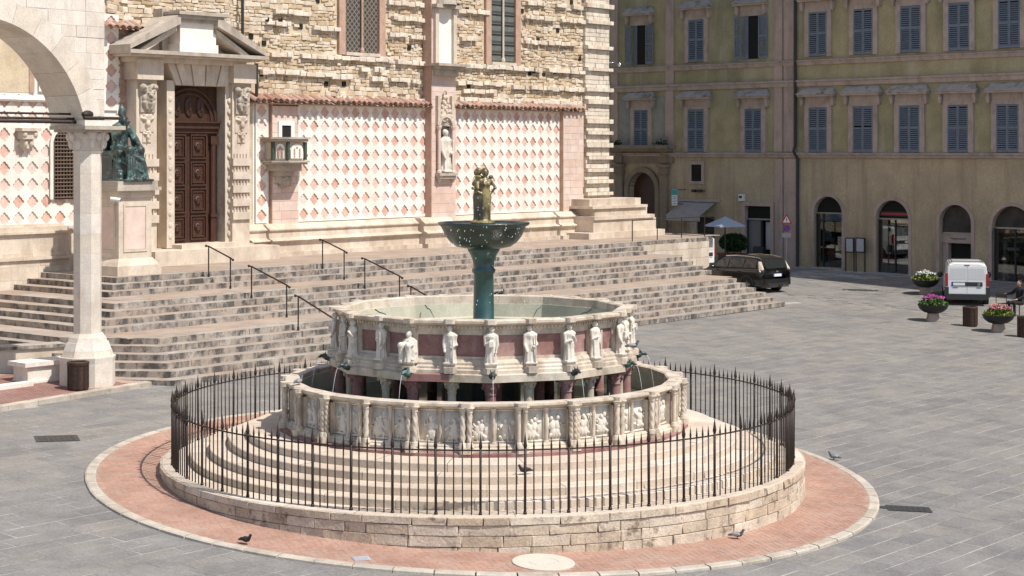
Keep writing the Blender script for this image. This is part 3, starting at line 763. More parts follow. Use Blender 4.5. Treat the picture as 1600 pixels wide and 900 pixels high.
    MB().lathe([(.75, .0), (.75, 1.24)], 20).build('core_pier', M['bronze'], low)
    Z = 1.21                                               # underside of the upper basin above the base
    MB().lathe([(.01, Z + .02), (2.95, Z + .02)], 48).build('underside', M['marble'], up)
    pan = None
    for i in range(n):
        a0 = of + i * st; a1 = a0 + st; am = (a0 + a1) / 2; t = R.random(); ap = math.cos(st / 2)
        k0, k1 = (1., .962) if i % 2 == 0 else (.962, 1.); red = i % 6 == 4
        MB().add(*ringseg([(3.13, Z), (3.13, Z + .135), (3.10, Z + .15), (2.6, Z + .15), (2.6, Z)], a0, a1, 1, .5, k0, k1), t).build('slab', M['redmarble'] if red else M['marble'], up)
        MB().add(*ringseg([(3.05, Z + .15), (3.05, Z + .21), (3.02, Z + .235), (3.02, Z + .27), (2.98, Z + .30), (2.98, Z + .34), (2.93, Z + .40), (2.7, Z + .40), (2.7, Z + .15)], a0, a1, 1, .5, k0, k1), t).build('base_moulding', M['marble'], up)
        MB().add(*ringseg([(2.86, Z + .40), (2.86, Z + .95), (2.795, Z + .95), (2.795, Z + .40)], a0, a1, 1, .5, k0, k1), R.random()).build('panel', M['redmarble'], up)
        e0 = Vector((math.sin(a0), -math.cos(a0), 0)) * 2.86 * k0; e1 = Vector((math.sin(a1), -math.cos(a1), 0)) * 2.86 * k1; em = (e0 + e1) / 2; hw = (e1 - e0).length / 2
        mm = Matrix.Translation(em) @ Matrix.Rotation(math.atan2((e1 - e0).y, (e1 - e0).x), 4, 'Z'); f = MB(); y = 0.
        f.box(-hw, hw, y - .035, y + .02, Z + .86, Z + .955, .5, mm); f.box(-hw, hw, y - .035, y + .02, Z + .40, Z + .455, .5, mm)
        for s in (-1, 1): f.box(min(s * hw, s * (hw - .09)), max(s * hw, s * (hw - .09)), y - .033, y + .02, Z + .455, Z + .86, .5, mm)
        f.build('panel_frame', M['marble'], up, tint=R.uniform(-.3, .3))
        MB().add(*ringseg([(2.9, Z + .95), (2.93, Z + .985), (2.96, Z + 1.0), (2.96, Z + 1.03), (3.05, Z + 1.075), (3.07, Z + 1.09), (3.07, Z + 1.135), (3.03, Z + 1.155), (2.83, Z + 1.16), (2.80, Z + 1.14), (2.78, Z + .95)], a0, a1, 1, .5, k0, k1), t).build('cornice', M['marble'], up)
        # dentils under the cornice
        d = MB()
        for k in range(9):
            x = (k - 4) * hw * .2; d.box(x - .016, x + .016, -.125, -.07, Z + .985, Z + 1.03, .5, mm)
        d.build('dentils', M['marble'], up, tint=-.1)
        MB().add(*ringseg([(2.79, Z + .3), (2.79, Z + .98), (2.75, Z + .98), (2.72, Z + .70), (2.60, Z + .68), (2.60, Z + .3)], a0, a1, 1, .5, k0, k1), t).build('inner_lining', M['basin'], up)
        # pedestal, pilaster, statuette and cornice block at each corner
        mm = Matrix.Rotation(a0, 4, 'Z') @ Matrix.Translation((0, 0 if i % 2 == 0 else .112, 0)); b = MB()
        b.prism([(-.12, -3.10), (-.08, -3.155), (.08, -3.155), (.12, -3.10), (.16, -2.9), (-.16, -2.9)], Z + .155, Z + .275, .5, mm)
        b.prism([(-.10, -3.07), (.10, -3.07), (.13, -2.9), (-.13, -2.9)], Z + .275, Z + .34, .5, mm)
        b.prism([(-.07, -2.935), (.07, -2.935), (.08, -2.8), (-.08, -2.8)], Z + .34, Z + .98, .5, mm)
        b.prism([(-.10, -3.08), (-.065, -3.125), (.065, -3.125), (.10, -3.08), (.13, -2.9), (-.13, -2.9)], Z + 1.08, Z + 1.166, .5, mm)
        b.build('corner_pier', M['marble'], up, tint=R.uniform(-.3, .3))
        k = 2 if i == 22 else [0, 1, 3, 4, 5, 1][(i * 5) % 6]
        o = put('statuette', STAT[k], M['marble_w'], up, loc=mm @ Vector((0, -3.005, Z + .335)), rot=a0, tint=.4); s = .70 if k != 2 else .78
        o.scale = (s, s, s)
        if i % 2 == 0:
            o = put('spout', SPOUT, M['bronze_p'], up, loc=mm @ Vector((.02, -3.13, Z + .13)), rot=a0); o.scale = (.72, .8, .75)
            p0 = mm @ Vector((0.02, -3.32, Z + .15)); p1 = mm @ Vector((.02, -3.50, .52)); pts = []
            for q in range(9):
                s = q / 8.; pts.append((p0.x + (p1.x - p0.x) * s, p0.y + (p1.y - p0.y) * s, p0.z + (p1.z - p0.z) * s * s))
            MB().tube(pts, [.0048 - .0003 * q for q in range(9)], 5).build('water_jet', M['drop'], up, smooth=True)
    MB().lathe([(.01, Z + .66), (2.64, Z + .66)], 60).build('water', plain('pale basin water', (.30, .30, .21), .12, spec=.5, var=.15, scale=2, bump=.15), up)
    # thin jets inside the upper basin falling from the rim pipes
    for a in (-150, -118, 152, 120):
        p0 = Vector((2.6 * math.sin(rad(a)), -2.6 * math.cos(rad(a)), Z + .98)); p1 = p0 * .82; p1.z = Z + .70
        MB().tube([tuple(p0), tuple(p0 * .96 + Vector((0, 0, .03))), tuple((p0 + p1) / 2 + Vector((0, 0, .06))), tuple(p1)], [.014, .014, .01, .008], 5).build('spray_pipe', M['bronze_p'], up)
    # bronze stem, bowl and nymphs
    br = empty('bronze_bowl_stand', (0, 0, 0), parent=FOUNT)
    def zz(y): return CAMZ - (y - YH) / F * 36.0 - z0
    MB().lathe([(.30, zz(520)), (.30, zz(508)), (.215, zz(500)), (.205, zz(455)), (.20, zz(428)), (.235, zz(425)), (.24, zz(421)), (.205, zz(418)), (.22, zz(408)), (.265, zz(398)), (.30, zz(394)), (.325, zz(391)), (.325, zz(387)), (.28, zz(384)), (.1, zz(383))], 32).build('stem', M['bronze_g'], br, smooth=True)
    MB().lathe([(.05, zz(389.5)), (.30, zz(389)), (.55, zz(385)), (.68, zz(378)), (.77, zz(369)), (.84, zz(358)), (.875, zz(353)), (.925, zz(351)), (.935, zz(348.5)), (.92, zz(347)), (.86, zz(348)), (.80, zz(353)), (.5, zz(362)), (.05, zz(366))], 64).build('bowl', M['bronze'], br, smooth=True)
    MB().lathe([(.01, zz(350)), (.87, zz(350))], 40).build('bowl_water', plain('dark bowl water', (.05, .06, .065), .1, spec=.6, bump=.5, scale=14), br)
    o = put('nymph_group', NYMPH, M['bronze_n'], br, loc=(-.02, 0, zz(348))); s = (zz(257) - zz(348)) / 1.14; o.scale = (s, s, s)
    dr = MB(); rr = random.Random(3)
    for k in range(330):
        a = rr.uniform(0, 6.283); q = rr.random(); r = .9 + .1 * rr.random(); z = zz(349) - rr.random() ** 1.3 * 1.6
        r += .06 * rr.random(); s = rr.uniform(.003, .0075)
        dr.ell((r * math.sin(a), -r * math.cos(a), z), (s, s, s * rr.uniform(1, 3.5)), 5, 4)
    for k in range(120):
        a = rr.uniform(0, 6.283); r = .12 + .12 * rr.random(); s = rr.uniform(.003, .006)
        dr.ell((r * math.sin(a), -r * math.cos(a), zz(275) - rr.random() * .85), (s, s, s * rr.uniform(1, 4)), 5, 4)
    dr.build('falling_drops', M['drop'], br, smooth=True, kind='stuff')
fountain()
# ------------------------------------------------------------------ cathedral flank
CHR = empty('cathedral', (W0[0], W0[1], 2.687), CH_ROT, 'unfinished cathedral flank of rubble above pink and white marble facing', 'cathedral')
ZL = 2.687                                                 # landing level
def L(z): return z - ZL                                    # world height -> height in the cathedral's frame
UE = U(947)                                                # far corner
def church():
    wl = empty('wall', parent=CHR)
    MB().box(-34, UE - .02, .02, 16, L(2.0), L(8.55)).box(-34, UE - .02, .02, 16, L(8.55), L(24)).build('wall_core', M['rubblebed'], wl)
    # windows: openings are recessed boxes framed with brick; rubble is laid round them
    wins = [(U(537), U(590), 10.34), (U(765), U(803), 10.30)]
    port = (U(196), U(412), 11.35)
    butt = (U(664), U(714))
    items = []; holes = []
    rr = random.Random(21)
    def blocked(u0, u1, z0, z1):
        for a, b, zb in wins:
            if u1 > a - .36 and u0 < b + .36 and z1 > zb - .06: return True
        if u1 > butt[0] + .1 and u0 < butt[1] - .25: return True
        if u1 > port[0] + .7 and u0 < port[1] - .5 and z0 < 10.4: return True
        return False
    for k in range(34):
        u = rr.uniform(U(390), UE - 1); z = rr.uniform(8.8, 13.6)
        if not blocked(u - .1, u + .1, z, z + .2): holes.append((u, z))
    hb = MB()
    for u, z in holes: hb.box(u - .1, u + .1, -.015, .05, L(z), L(z) + .19)
    hb.build('putlog_holes', M['dark'], wl)
    z = 8.5; ustart = U(160)
    while z < 14.2:
        h = rr.uniform(.10, .2); u = ustart + rr.uniform(0, .3)
        while u < UE - 1.35:
            Ln = rr.uniform(.12, .42) * (1.2 if h > .15 else 1)
            if rr.random() < .06: u += Ln; continue
            u1 = u + Ln
            if not blocked(u, u1, z, z + h) and not any(u1 > a - .1 and u < a + .1 and z + h > b and z < b + .19 for a, b in holes):
                pr = rr.uniform(.0, .028) + (.025 if rr.random() < .12 else 0)
                items.append((XF(((u + u1) / 2, -pr / 2, L(z + h / 2) + .035 * math.sin(u * 1.1 + z) + .02 * math.sin(u * 3.7 + 2 * z)), Ln / 2 - .006, .02 + pr / 2, h / 2 - rr.uniform(.002, .012), 0, Matrix.Rotation(rr.uniform(-.09, .09), 4, 'Y')), rr.random()))
            u = u1
        z += h
    pieces('rubble_stone', items, M['rubble'], wl, [jitter(chamf(.3), .2, k) for k in range(12)], 260, size=lambda it: it[0].col[0].length * it[0].col[2].length, stuff_name='rubble_stones')
    # projecting courses of pale stone
    seg = [(412, 458, 38), (476, 526, 44), (420, 520, 88), (520, 600, 92), (602, 663, 97), (405, 512, 115), (514, 542, 120), (576, 600, 123), (606, 635, 125), (640, 663, 128),
           (603, 663, 7), (605, 627, 55), (638, 663, 58), (713, 758, 18), (716, 724, 60), (727, 741, 60), (712, 790, 104), (792, 912, 110), (712, 785, 131), (797, 912, 139),
           (817, 912, 31), (817, 843, 66), (852, 896, 68), (470, 500, 155), (640, 660, 157), (520, 560, 154), (714, 800, 157), (820, 905, 161), (720, 760, 142), (560, 592, 108), (425, 470, 20), (610, 660, 30), (820, 900, 8)]
    ledge = []
    for x0, x1, y in seg:
        u = U(x0); ue = U(x1); zc = ZZ((x0 + x1) / 2, y) + rr.uniform(-.02, .02)
        while u < ue:
            Ln = rr.uniform(.22, .5)
            if rr.random() < .93: ledge.append((XF((u + Ln / 2, -.07 + rr.uniform(-.02, .02), L(zc) + rr.uniform(-.02, .02)), Ln / 2 - .012, .12 + rr.uniform(-.03, .02), .085 + rr.uniform(-.015, .015), rr.uniform(-.05, .05)), rr.random()))
            u += Ln
    pieces('ledge_stone', ledge, M['ledge'], wl, [jitter(chamf(.12), .1, k) for k in range(6)], 300)
    # toothed corner pier of squared stone
    cp = []; ys = [12, 38, 73, 110, 139, 162, 192, 208, 229, 247, 265, 283, 303, 317]
    zs = [ZZ(930, y) for y in ys]; u0 = U(911)
    z = 4.2
    while z < 14.2:
        h = rr.uniform(.15, .22); u = u0 + rr.uniform(-.12, .05)
        near = min(abs(z + h / 2 - q) for q in zs) < h / 2
        while u < UE - .03:
            Ln = min(rr.uniform(.25, .6), UE + .02 - u); Ln = max(Ln, .12)
            pr = .15 if near else rr.uniform(0, .02)
            e = .14 if near and u + Ln > UE - .05 else 0
            cp.append((XF((u + (Ln + e) / 2, -.06 - pr / 2, L(z + h / 2)), (Ln + e) / 2 - .006, .1 + pr / 2, h / 2 - .006), rr.random()))
            u += Ln
        z += h
    pieces('corner_stone', cp, M['ledge'], wl, [jitter(chamf(.06), .04, k) for k in range(5)], 300, stuff_name='corner_stones')
    # windows
    for k, (a, b, zb) in enumerate(wins):
        wn = empty('window', ((a + b) / 2, 0, L(zb)), parent=CHR); hw = (b - a) / 2; H = 4.2
        MB().box(-hw, hw, -.005, .015, 0, H).build('pane', M['leadglass'] if k == 0 else M['barglass'], wn)
        f = MB()
        for s in (-1, 1): f.box(min(s * hw, s * (hw + .34)), max(s * hw, s * (hw + .34)), -.11, .01, -.12, H)
        f.build('brick_jambs', M['church_brick'], wn)
        MB().box(-hw, hw, -.16, .01, -.14, -.015).build('sill', M['plinth'], wn)
        MB().tube([(0, -.07, 0), (0, -.07, H)], .05, 8).lathe([(.09, 0), (.09, .1), (.05, .2)], 10, c=(0, -.07)).build('mullion', M['church_brick'] if k == 0 else M['plinth'], wn)
        if k:
            bb = MB()
            for q in range(9): bb.box(-hw, hw, -.035, -.012, .42 * q + .3, .42 * q + .33)
            bb.build('saddle_bars', M['iron'], wn)
    # marble facing: white tiles with sunk pink quatrefoils
    q1 = [(0, .425), (.07, .40), (.115, .35), (.125, .295), (.175, .288), (.215, .268), (.243, .243), (.268, .215), (.288, .175), (.295, .125), (.35, .115), (.40, .07), (.425, 0)]
    quad = []
    for kx, kz, seq in ((1, 1, q1), (1, -1, q1[::-1]), (-1, -1, q1), (-1, 1, q1[::-1])):
        quad += [(kx * p[0] * .95, kz * p[1]) for p in seq][:-1]
    def tile_mesh(pu, pz):
        b = MB(); n = len(quad); o = []
        for x, zc in quad:
            m_ = max(abs(x), abs(zc)); o.append((x / m_ * .4995, zc / m_ * .4995))
        vs = [(x * pu, 0, zc * pz) for x, zc in o] + [(x * pu, 0, zc * pz) for x, zc in quad] + [(x * pu, .055, zc * pz) for x, zc in quad]
        fs = [(i, (i + 1) % n, n + (i + 1) % n, n + i) for i in range(n)] + [(n + i, n + (i + 1) % n, 2 * n + (i + 1) % n, 2 * n + i) for i in range(n)]
        # square off the corners between the quatrefoil cells
        for sx in (-1, 1):
            for sz in (-1, 1):
                pts = [i for i in range(n) if o[i][0] * sx > .0 and o[i][1] * sz > 0]
                last_v = [i for i in pts if abs(abs(o[i][1]) - .4995) < 1e-6]; first_h = [i for i in pts if abs(abs(o[i][0]) - .4995) < 1e-6]
                iv = max(last_v, key=lambda i: abs(o[i][0])); ih = max(first_h, key=lambda i: abs(o[i][1]))
                if iv != ih:
                    vs.append((sx * .4995 * pu, 0, sz * .4995 * pz)); fs.append((iv, ih, len(vs) - 1))
        me = bpy.data.meshes.new('marble_tile'); me.from_pydata(vs, [], fs); me.materials.append(M['white']); return me
    def inlay_mesh(pu, pz):
        me = bpy.data.meshes.new('quatrefoil'); vs = [(x * pu * 1.01, .042, zc * pz * 1.01) for x, zc in quad]
        me.from_pydata(vs, [], [tuple(range(len(vs)))]); me.materials.append(M['pink']); return me
    def bay(x0, x1, n, rows, zb, wv, pz, frac0=.5):
        u0, u1 = U(x0, wv), U(x1, wv); pu = (u1 - u0) / max(1, n - 1) if n > 1 else .60
        tm, im = tile_mesh(pu, pz), inlay_mesh(pu, pz)
        for i in range(n):
            for r in range(rows):
                p = (u0 + i * pu, -wv, L(zb + r * pz))
                put('marble_tile', tm, None, CHR, loc=p, tint=rr.random()); put('quatrefoil', im, None, CHR, loc=p, tint=rr.random())
        return pu
    PZ = .546; ZB = 4.18
    bay(474.6, 661.3, 13, 8, ZB, .17, PZ)
    bay(715, 869.5, 13, 8, ZB, .17, PZ)
    bay(409, 409, 1, 8, ZB, .075, PZ)
    bay(7, 115, 6, 8, 4.38, .12, .535)
    # white ground behind and between the tiles, brick and pink stone strips
    g = MB()
    for x0, x1, wv in ((466, 666, .11), (711, 877, .11)):
        MB().box(U(x0, wv), U(x1, wv), -wv, .05, L(3.75), L(8.5)).build('facing_bed', M['white'], wl)
    MB().box(U(396, 0) - .05, U(421, 0), -.012, .05, L(3.75), L(8.5)).build('facing_bed', M['white'], wl)
    MB().box(-26, U(122, .06), -.06, .05, L(4.0), L(8.35)).build('facing_bed', M['white'], wl)
    for x0, x1, wv in ((425, 466.3, .17), (880, 912, .36)):                    # pink marble block fields
        it = []; u0, u1 = U(x0, wv), U(x1, wv); z = 3.72
        while z < 8.28:
            h = rr.uniform(.24, .36); u = u0 - rr.uniform(0, .4)
            while u < u1:
                Ln = rr.uniform(.5, .95); a, c_ = max(u, u0), min(u + Ln, u1)
                if c_ - a > .06: it.append((XF(((a + c_) / 2, -wv / 2, L(z + h / 2)), (c_ - a) / 2 - .004, wv / 2, min(h, 8.34 - z) / 2 - .004), rr.random()))
                u += Ln
            z += h
        pieces('marble_block', it, M['pinkblock'], wl, [chamf(.01)], 300)
    # brick return strips
    for x, wv, d_ in ((425, .168, .17), (880, .358, .2), (674, .48, .34)):
        MB().box(U(x, wv) - .012, U(x, wv) + .03, -wv - .004, 0.02, L(3.66), L(8.3) if x != 674 else L(14)).build('brick_return', M['church_brick'], wl)
    # buttress behind the niche
    bu0, bu1, bw = U(674, .47), U(712, .47), .47
    it = []; z = 3.7
    while z < 14:
        h = rr.uniform(.28, .4); it.append((XF(((bu0 + bu1) / 2, -bw / 2, L(z + h / 2)), (bu1 - bu0) / 2, bw / 2, h / 2 - .003), rr.random())); z += h
    pieces('buttress_block', it, M['pinkblock'], wl, [chamf(.008)], 300)
    # tile roof over the facing
    tm = MB(); n = 6
    for k in range(2):
        rr_ = .125 - .018 * k; a = []
        for q in range(n + 1):
            t = math.pi * q / n
            a.append((math.cos(t) * rr_, math.sin(t) * rr_ * .9))
        for (yy, zz_) in ((-.56, -.16 + .0), (.06, .12)):
            pass
        vs = [(x, -.56, z_ - .17) for x, z_ in a] + [(x * .85, .06, z_ * .85 + .10) for x, z_ in a]
        fs = [(q, q + 1, n + 2 + q, n + 1 + q) for q in range(n)]
        tm.add(vs, fs)
    tm.add([(.1, -.55, -.19), (.17, -.55, -.21), (.24, -.55, -.19), (.1, .06, .08), (.17, .06, .06), (.24, .06, .08)], [(0, 1, 4, 3), (1, 2, 5, 4)])
    me = tm.mesh('roof_tile', True); me.materials.append(M['tile'])
    for x0, x1 in ((397, 668), (711, 913)):
        u = U(x0, .4)
        while u < U(x1, .4):
            put('roof_tile', me, None, CHR, loc=(u, rr.uniform(-.03, .02), L(8.5) + rr.uniform(-.012, .012)), rot=(rr.uniform(-.03, .03), 0, rr.uniform(-.04, .04)), tint=rr.uniform(-.5, .5)); u += .29
        MB().box(U(x0, .4), U(x1, .4), -.42, .02, L(8.245), L(8.285)).build('eaves_board', M['church_brick'], wl)
    # plinth with two bold mouldings
    pl = empty('plinth', parent=CHR)
    prof = [(.02, 0), (-.66, 0), (-.66, .17), (-.50, .17), (-.50, .50), (-.52, .52), (-.60, .545), (-.635, .585), (-.60, .625), (-.50, .65), (-.43, .69), (-.40, .90), (-.43, .93), (-.47, .96), (-.47, 1.0), (-.40, 1.035), (-.30, 1.10), (-.22, 1.18), (.02, 1.2)]
    def plinth(ua, ub, dw=0., z0=0.):
        u = ua
        while u < ub - .05:
            Ln = min(rr.uniform(.9, 1.6), ub - u)
            if ub - u - Ln < .3: Ln = ub - u
            MB().along([((y - dw) if y < 0 else y, z + z0) for y, z in prof], u + .002, u + Ln - .002, rr.random()).build('plinth_block', M['plinth'], pl); u += Ln
    plinth(U(391, .5), U(421, .5)); plinth(U(422, .6), U(664, .6), .12); plinth(U(664, .9), U(712, .9), .42); plinth(U(712, .6), U(876, .6), .12); plinth(U(876, .8), U(918, .8), .28)
    # broad stepped buttress foot at the corner
    for a, b_, wv, z0, z1 in ((920, 1039, 2.0, 0, .28), (927, 1025, 1.75, .28, .82), (929, 1023, 1.83, .82, .98), (929, 1011, 1.55, .98, 1.30), (926, 1012, 1.65, 1.30, 1.42), (921, 1001, 1.35, 1.42, 1.72)):
        u = U(a, wv); ub = U(b_, wv)
        while u < ub - .05:
            Ln = min(rr.uniform(.8, 1.5), ub - u)
            MB().box(u + .002, u + Ln - .002, -wv, .3, z0 + .001, z1, rr.random()).build('corner_foot_block', M['plinth'], pl); u += Ln
    MB().box(-9.5, U(213, .55), -.58, .1, -.05, 1.3).box(-9.5, U(213, .55), -.66, .1, 1.3, 1.42).build('plinth_block', M['plinth'], pl)
    # left part of the flank: plain ashlar plinth
    lw = [(.70, -1.9, .40), (.78, .40, .50), (.66, .50, .62), (.60, .62, 1.22), (.70, 1.22, 1.30), (.52, 1.30, 1.42), (.40, 1.42, 1.52)]
    for wv, z0, z1 in lw:
        zz_ = z0
        while zz_ < z1 - .01:
            h = min(.42, z1 - zz_)
            if z1 - zz_ - h < .12: h = z1 - zz_
            u = -22 + rr.uniform(0, .8)
            while u < -9.5:
                Ln = min(rr.uniform(.8, 1.5), -9.5 - u + .01)
                if u + Ln > -13.5: MB().box(u + .003, u + Ln - .003, -wv - rr.uniform(0, .004), .1, zz_ + .003, zz_ + h - .001, rr.random()).build('ashlar_block', M['plinth'], pl)
                u += Ln
            zz_ += h
    MB().box(-24, -9.5, -.6, .1, -2, 1.45).build('plinth_core', M['plinth'], pl)
    # string course and rubble panel, console and grated window on the left part
    zs_ = ZZ(60, 160, .2)
    MB().along([(.02, 0), (-.22, .03), (-.26, .08), (-.2, .12), (-.16, .2), (.02, .26)], -24, U(122, .2), .5).build('string_course', M['white'], wl, loc=(0, 0, L(zs_)))
    MB().box(-24, U(46, .13), -.13, .02, L(zs_ + .3), L(14)).build('rubble_panel', M['rubblebed'], wl)
    MB().box(U(46, .16), U(54, .16), -.16, .02, L(zs_ + .3), L(14)).build('brick_strip', M['church_brick'], wl)
    MB().box(U(54, .13), U(120, .13), -.12, .02, L(zs_ + .3), L(14)).build('white_strip', M['white'], wl)
    bay(73, 73, 1, 8, zs_ + .62, .19, .535)
    co = MB(); uc = U(44, .3); zc = ZZ(44, 205, .3)
    co.box(uc - .36, uc + .36, -.5, 0, L(zc), L(zc + .1)).prism([(uc - .3, 0), (uc + .3, 0), (uc + .26, -.42), (uc - .26, -.42)], L(zc - .25), L(zc - .001)).prism([(uc - .24, 0), (uc + .24, 0), (uc + .12, -.3), (uc - .12, -.3)], L(zc - .55), L(zc - .25))
    for s in (-1, 1): co.ell((uc + s * .2, -.38, L(zc - .1)), (.1, .1, .12)).ell((uc + s * .1, -.3, L(zc - .4)), (.07, .09, .12))
    co.build('console', M['portal'], CHR)
    gw = empty('grated_window', (U(104, .2), -.16, L(ZZ(104, 311, .2))), parent=CHR); H = ZZ(104, 225, .2) - ZZ(104, 311, .2)
    def archpoly(hw, h, n=12): return [(-hw, 0), (hw, 0)] + [(hw * math.cos(math.pi * i / n), h + hw * math.sin(math.pi * i / n)) for i in range(n + 1)]
    MB().face(archpoly(.62, H), -.03, .0).build('surround', M['white'], gw)
    MB().face(archpoly(.50, H), -.036, -.02).build('opening', M['dark'], gw)
    gb = MB()
    for k in range(9): gb.tube([(-.48 + .12 * k, -.06, .02), (-.48 + .12 * k, -.06, H + math.sqrt(max(0, .25 - (-.48 + .12 * k) ** 2)))], .018, 4)
    for k in range(int((H + .4) / .12)):
        z = .06 + .12 * k; hw = .48 if z < H else math.sqrt(max(.01, .25 - (z - H) ** 2)); gb.tube([(-hw, -.075, z), (hw, -.075, z)], .018, 4)
    gb.build('grate', plain('brown grate iron', (.17, .115, .08), .8, var=.3), gw)
    # strip of facing and brick between loggia and portal
    x0, x1 = 163, 187
    MB().box(U(150, .1), U(188, .1), -.1, .02, L(3.9), L(10.3)).build('facing_strip', M['white'], wl)
    bay(174, 174, 1, 6, ZZ(174, 160, .16), .165, .535)
    bk = []; z = 3.6
    while z < ZZ(196, 40, .1):
        h = .075; u = U(188, .1) - rr.uniform(0, .2)
        while u < U(216, .1):
            bk.append((XF((u + .13, -.07, L(z + h / 2)), .126, .035, h / 2 - .004), rr.random())); u += .265
        z += h
    pieces('brick', bk, M['church_brick'], wl, [chamf(.05)], 300)
    tz = ZZ(176, 37, .1)
    for k in range(6): put('roof_tile', me, None, CHR, loc=(U(158, .1) + .27 * k, 0, L(tz)), tint=rr.uniform(-.5, .5))
    # downpipe beside the portal and brackets of rusty iron
    MB().tube([(U(379, .3), -.3, L(ZZ(379, -20, .3))), (U(379, .3), -.3, L(ZZ(379, 55, .3)))], .055, 8).tube([(U(401, .3), -.3, L(ZZ(401, 99, .3))), (U(401, .3), -.3, L(ZZ(401, 150, .3)))], .06, 8).build('downpipe', M['grill'], CHR)
    # spotlight on the corner
    sp = MB(); sp.tube([(UE, -.1, L(ZZ(950, 98))), (UE + .45, -.35, L(ZZ(958, 98)))], .02, 5).ell((UE + .5, -.4, L(ZZ(960, 102))), (.09, .09, .1), 10, 8)
    sp.build('spotlight', M['chrome'], CHR, smooth=True)
church()

def pulpit():
    p = empty('pulpit', parent=CHR); uc = U(452, .55); wv = .95
    def zp(y): return L(ZZ(452, y, .7))
    def hexa(hw, d): return [(-hw, 0), (-hw, -d * .55), (-hw * .55, -d), (hw * .55, -d), (hw, -d * .55), (hw, 0)]
    T = Matrix.Translation((uc, 0, 0))
    def pr(hw, d, y0, y1, name, mat, sc=1.): MB().prism(hexa(hw, d), zp(y0), zp(y1), .5, T).build(name, mat, p)
    pr(.86, 1.02, 257, 254, 'lower_moulding', M['slate']); pr(.92, 1.1, 253.8, 251, 'floor_moulding', M['slate'])
    pr(.76, .9, 250.8, 221.5, 'body', M['portal']); pr(.88, 1.05, 221.2, 217.5, 'rail', M['slate']); pr(.96, 1.12, 217.3, 214.5, 'handrail_slab', M['slate'])
    pr(.70, .8, 267, 257.2, 'soffit', M['slate'])
    MB().prism(hexa(.5, .5), zp(275), zp(267.2), .5, T).prism(hexa(.36, .36), zp(287), zp(275.2), .5, T).build('bracket', M['slate'], p)
    o = put('carved_mask', MASK, M['slate'], p, loc=(uc + .05, -.34, zp(281))); o.scale = (.9, .8, .6)
    pts = hexa(.78, .93)
    z0, z1 = zp(250), zp(222)
    for i in (1, 2, 3, 4):
        MB().tube([(uc + pts[i][0], pts[i][1], z0), (uc + pts[i][0], pts[i][1], z1)], .075, 8).build('green_colonnette', plain('green serpentine', (.05, .075, .05), .4, var=.3), p)
    for i in range(1, 4):
        a, b = Vector((uc + pts[i][0], pts[i][1])), Vector((uc + pts[i + 1][0], pts[i + 1][1])); m = (a + b) / 2; ang = math.atan2((b - a).y, (b - a).x); hw = (b - a).length / 2 - .12
        h = z1 - z0; mm = Matrix.Translation((m.x, m.y, z0)) @ Matrix.Rotation(ang, 4, 'Z')
        b2 = MB()
        poly = [(-hw, .06), (hw, .06)] + [(hw * math.cos(math.pi * k / 10), h - hw - .06 + hw * math.sin(math.pi * k / 10)) for k in range(11)]
        b2.face(poly, -.03, .05, .5, mm); b2.build('arched_panel', M['white'], p)
        b3 = MB()
        for s in (-1, 1):
            for k in range(4): b3.ell((s * hw * .42, -.035, .14 + k * (h - .42) / 3), (.05, .02, .06), 8, 6, M=mm)
        b3.ell((0, -.035, h - .2), (.05, .02, .05), 8, 6, M=mm).build('mosaic_dots', M['church_brick'], p)
    f = MB(); wv = .17; zz0, zz1 = L(ZZ(446, 214, wv)), L(ZZ(446, 196, wv)); a, b = U(439, wv), U(453.5, wv)
    f.box(a - .16, a, -wv - .06, -wv, zz0, zz1 + .16).box(b, b + .16, -wv - .06, -wv, zz0, zz1 + .16).box(a, b, -wv - .06, -wv, zz1, zz1 + .16).build('door_frame', M['white'], p)
    MB().box(a, b, -wv - .02, -wv - .004, zz0, zz1).build('door_opening', M['dark'], p)
pulpit()

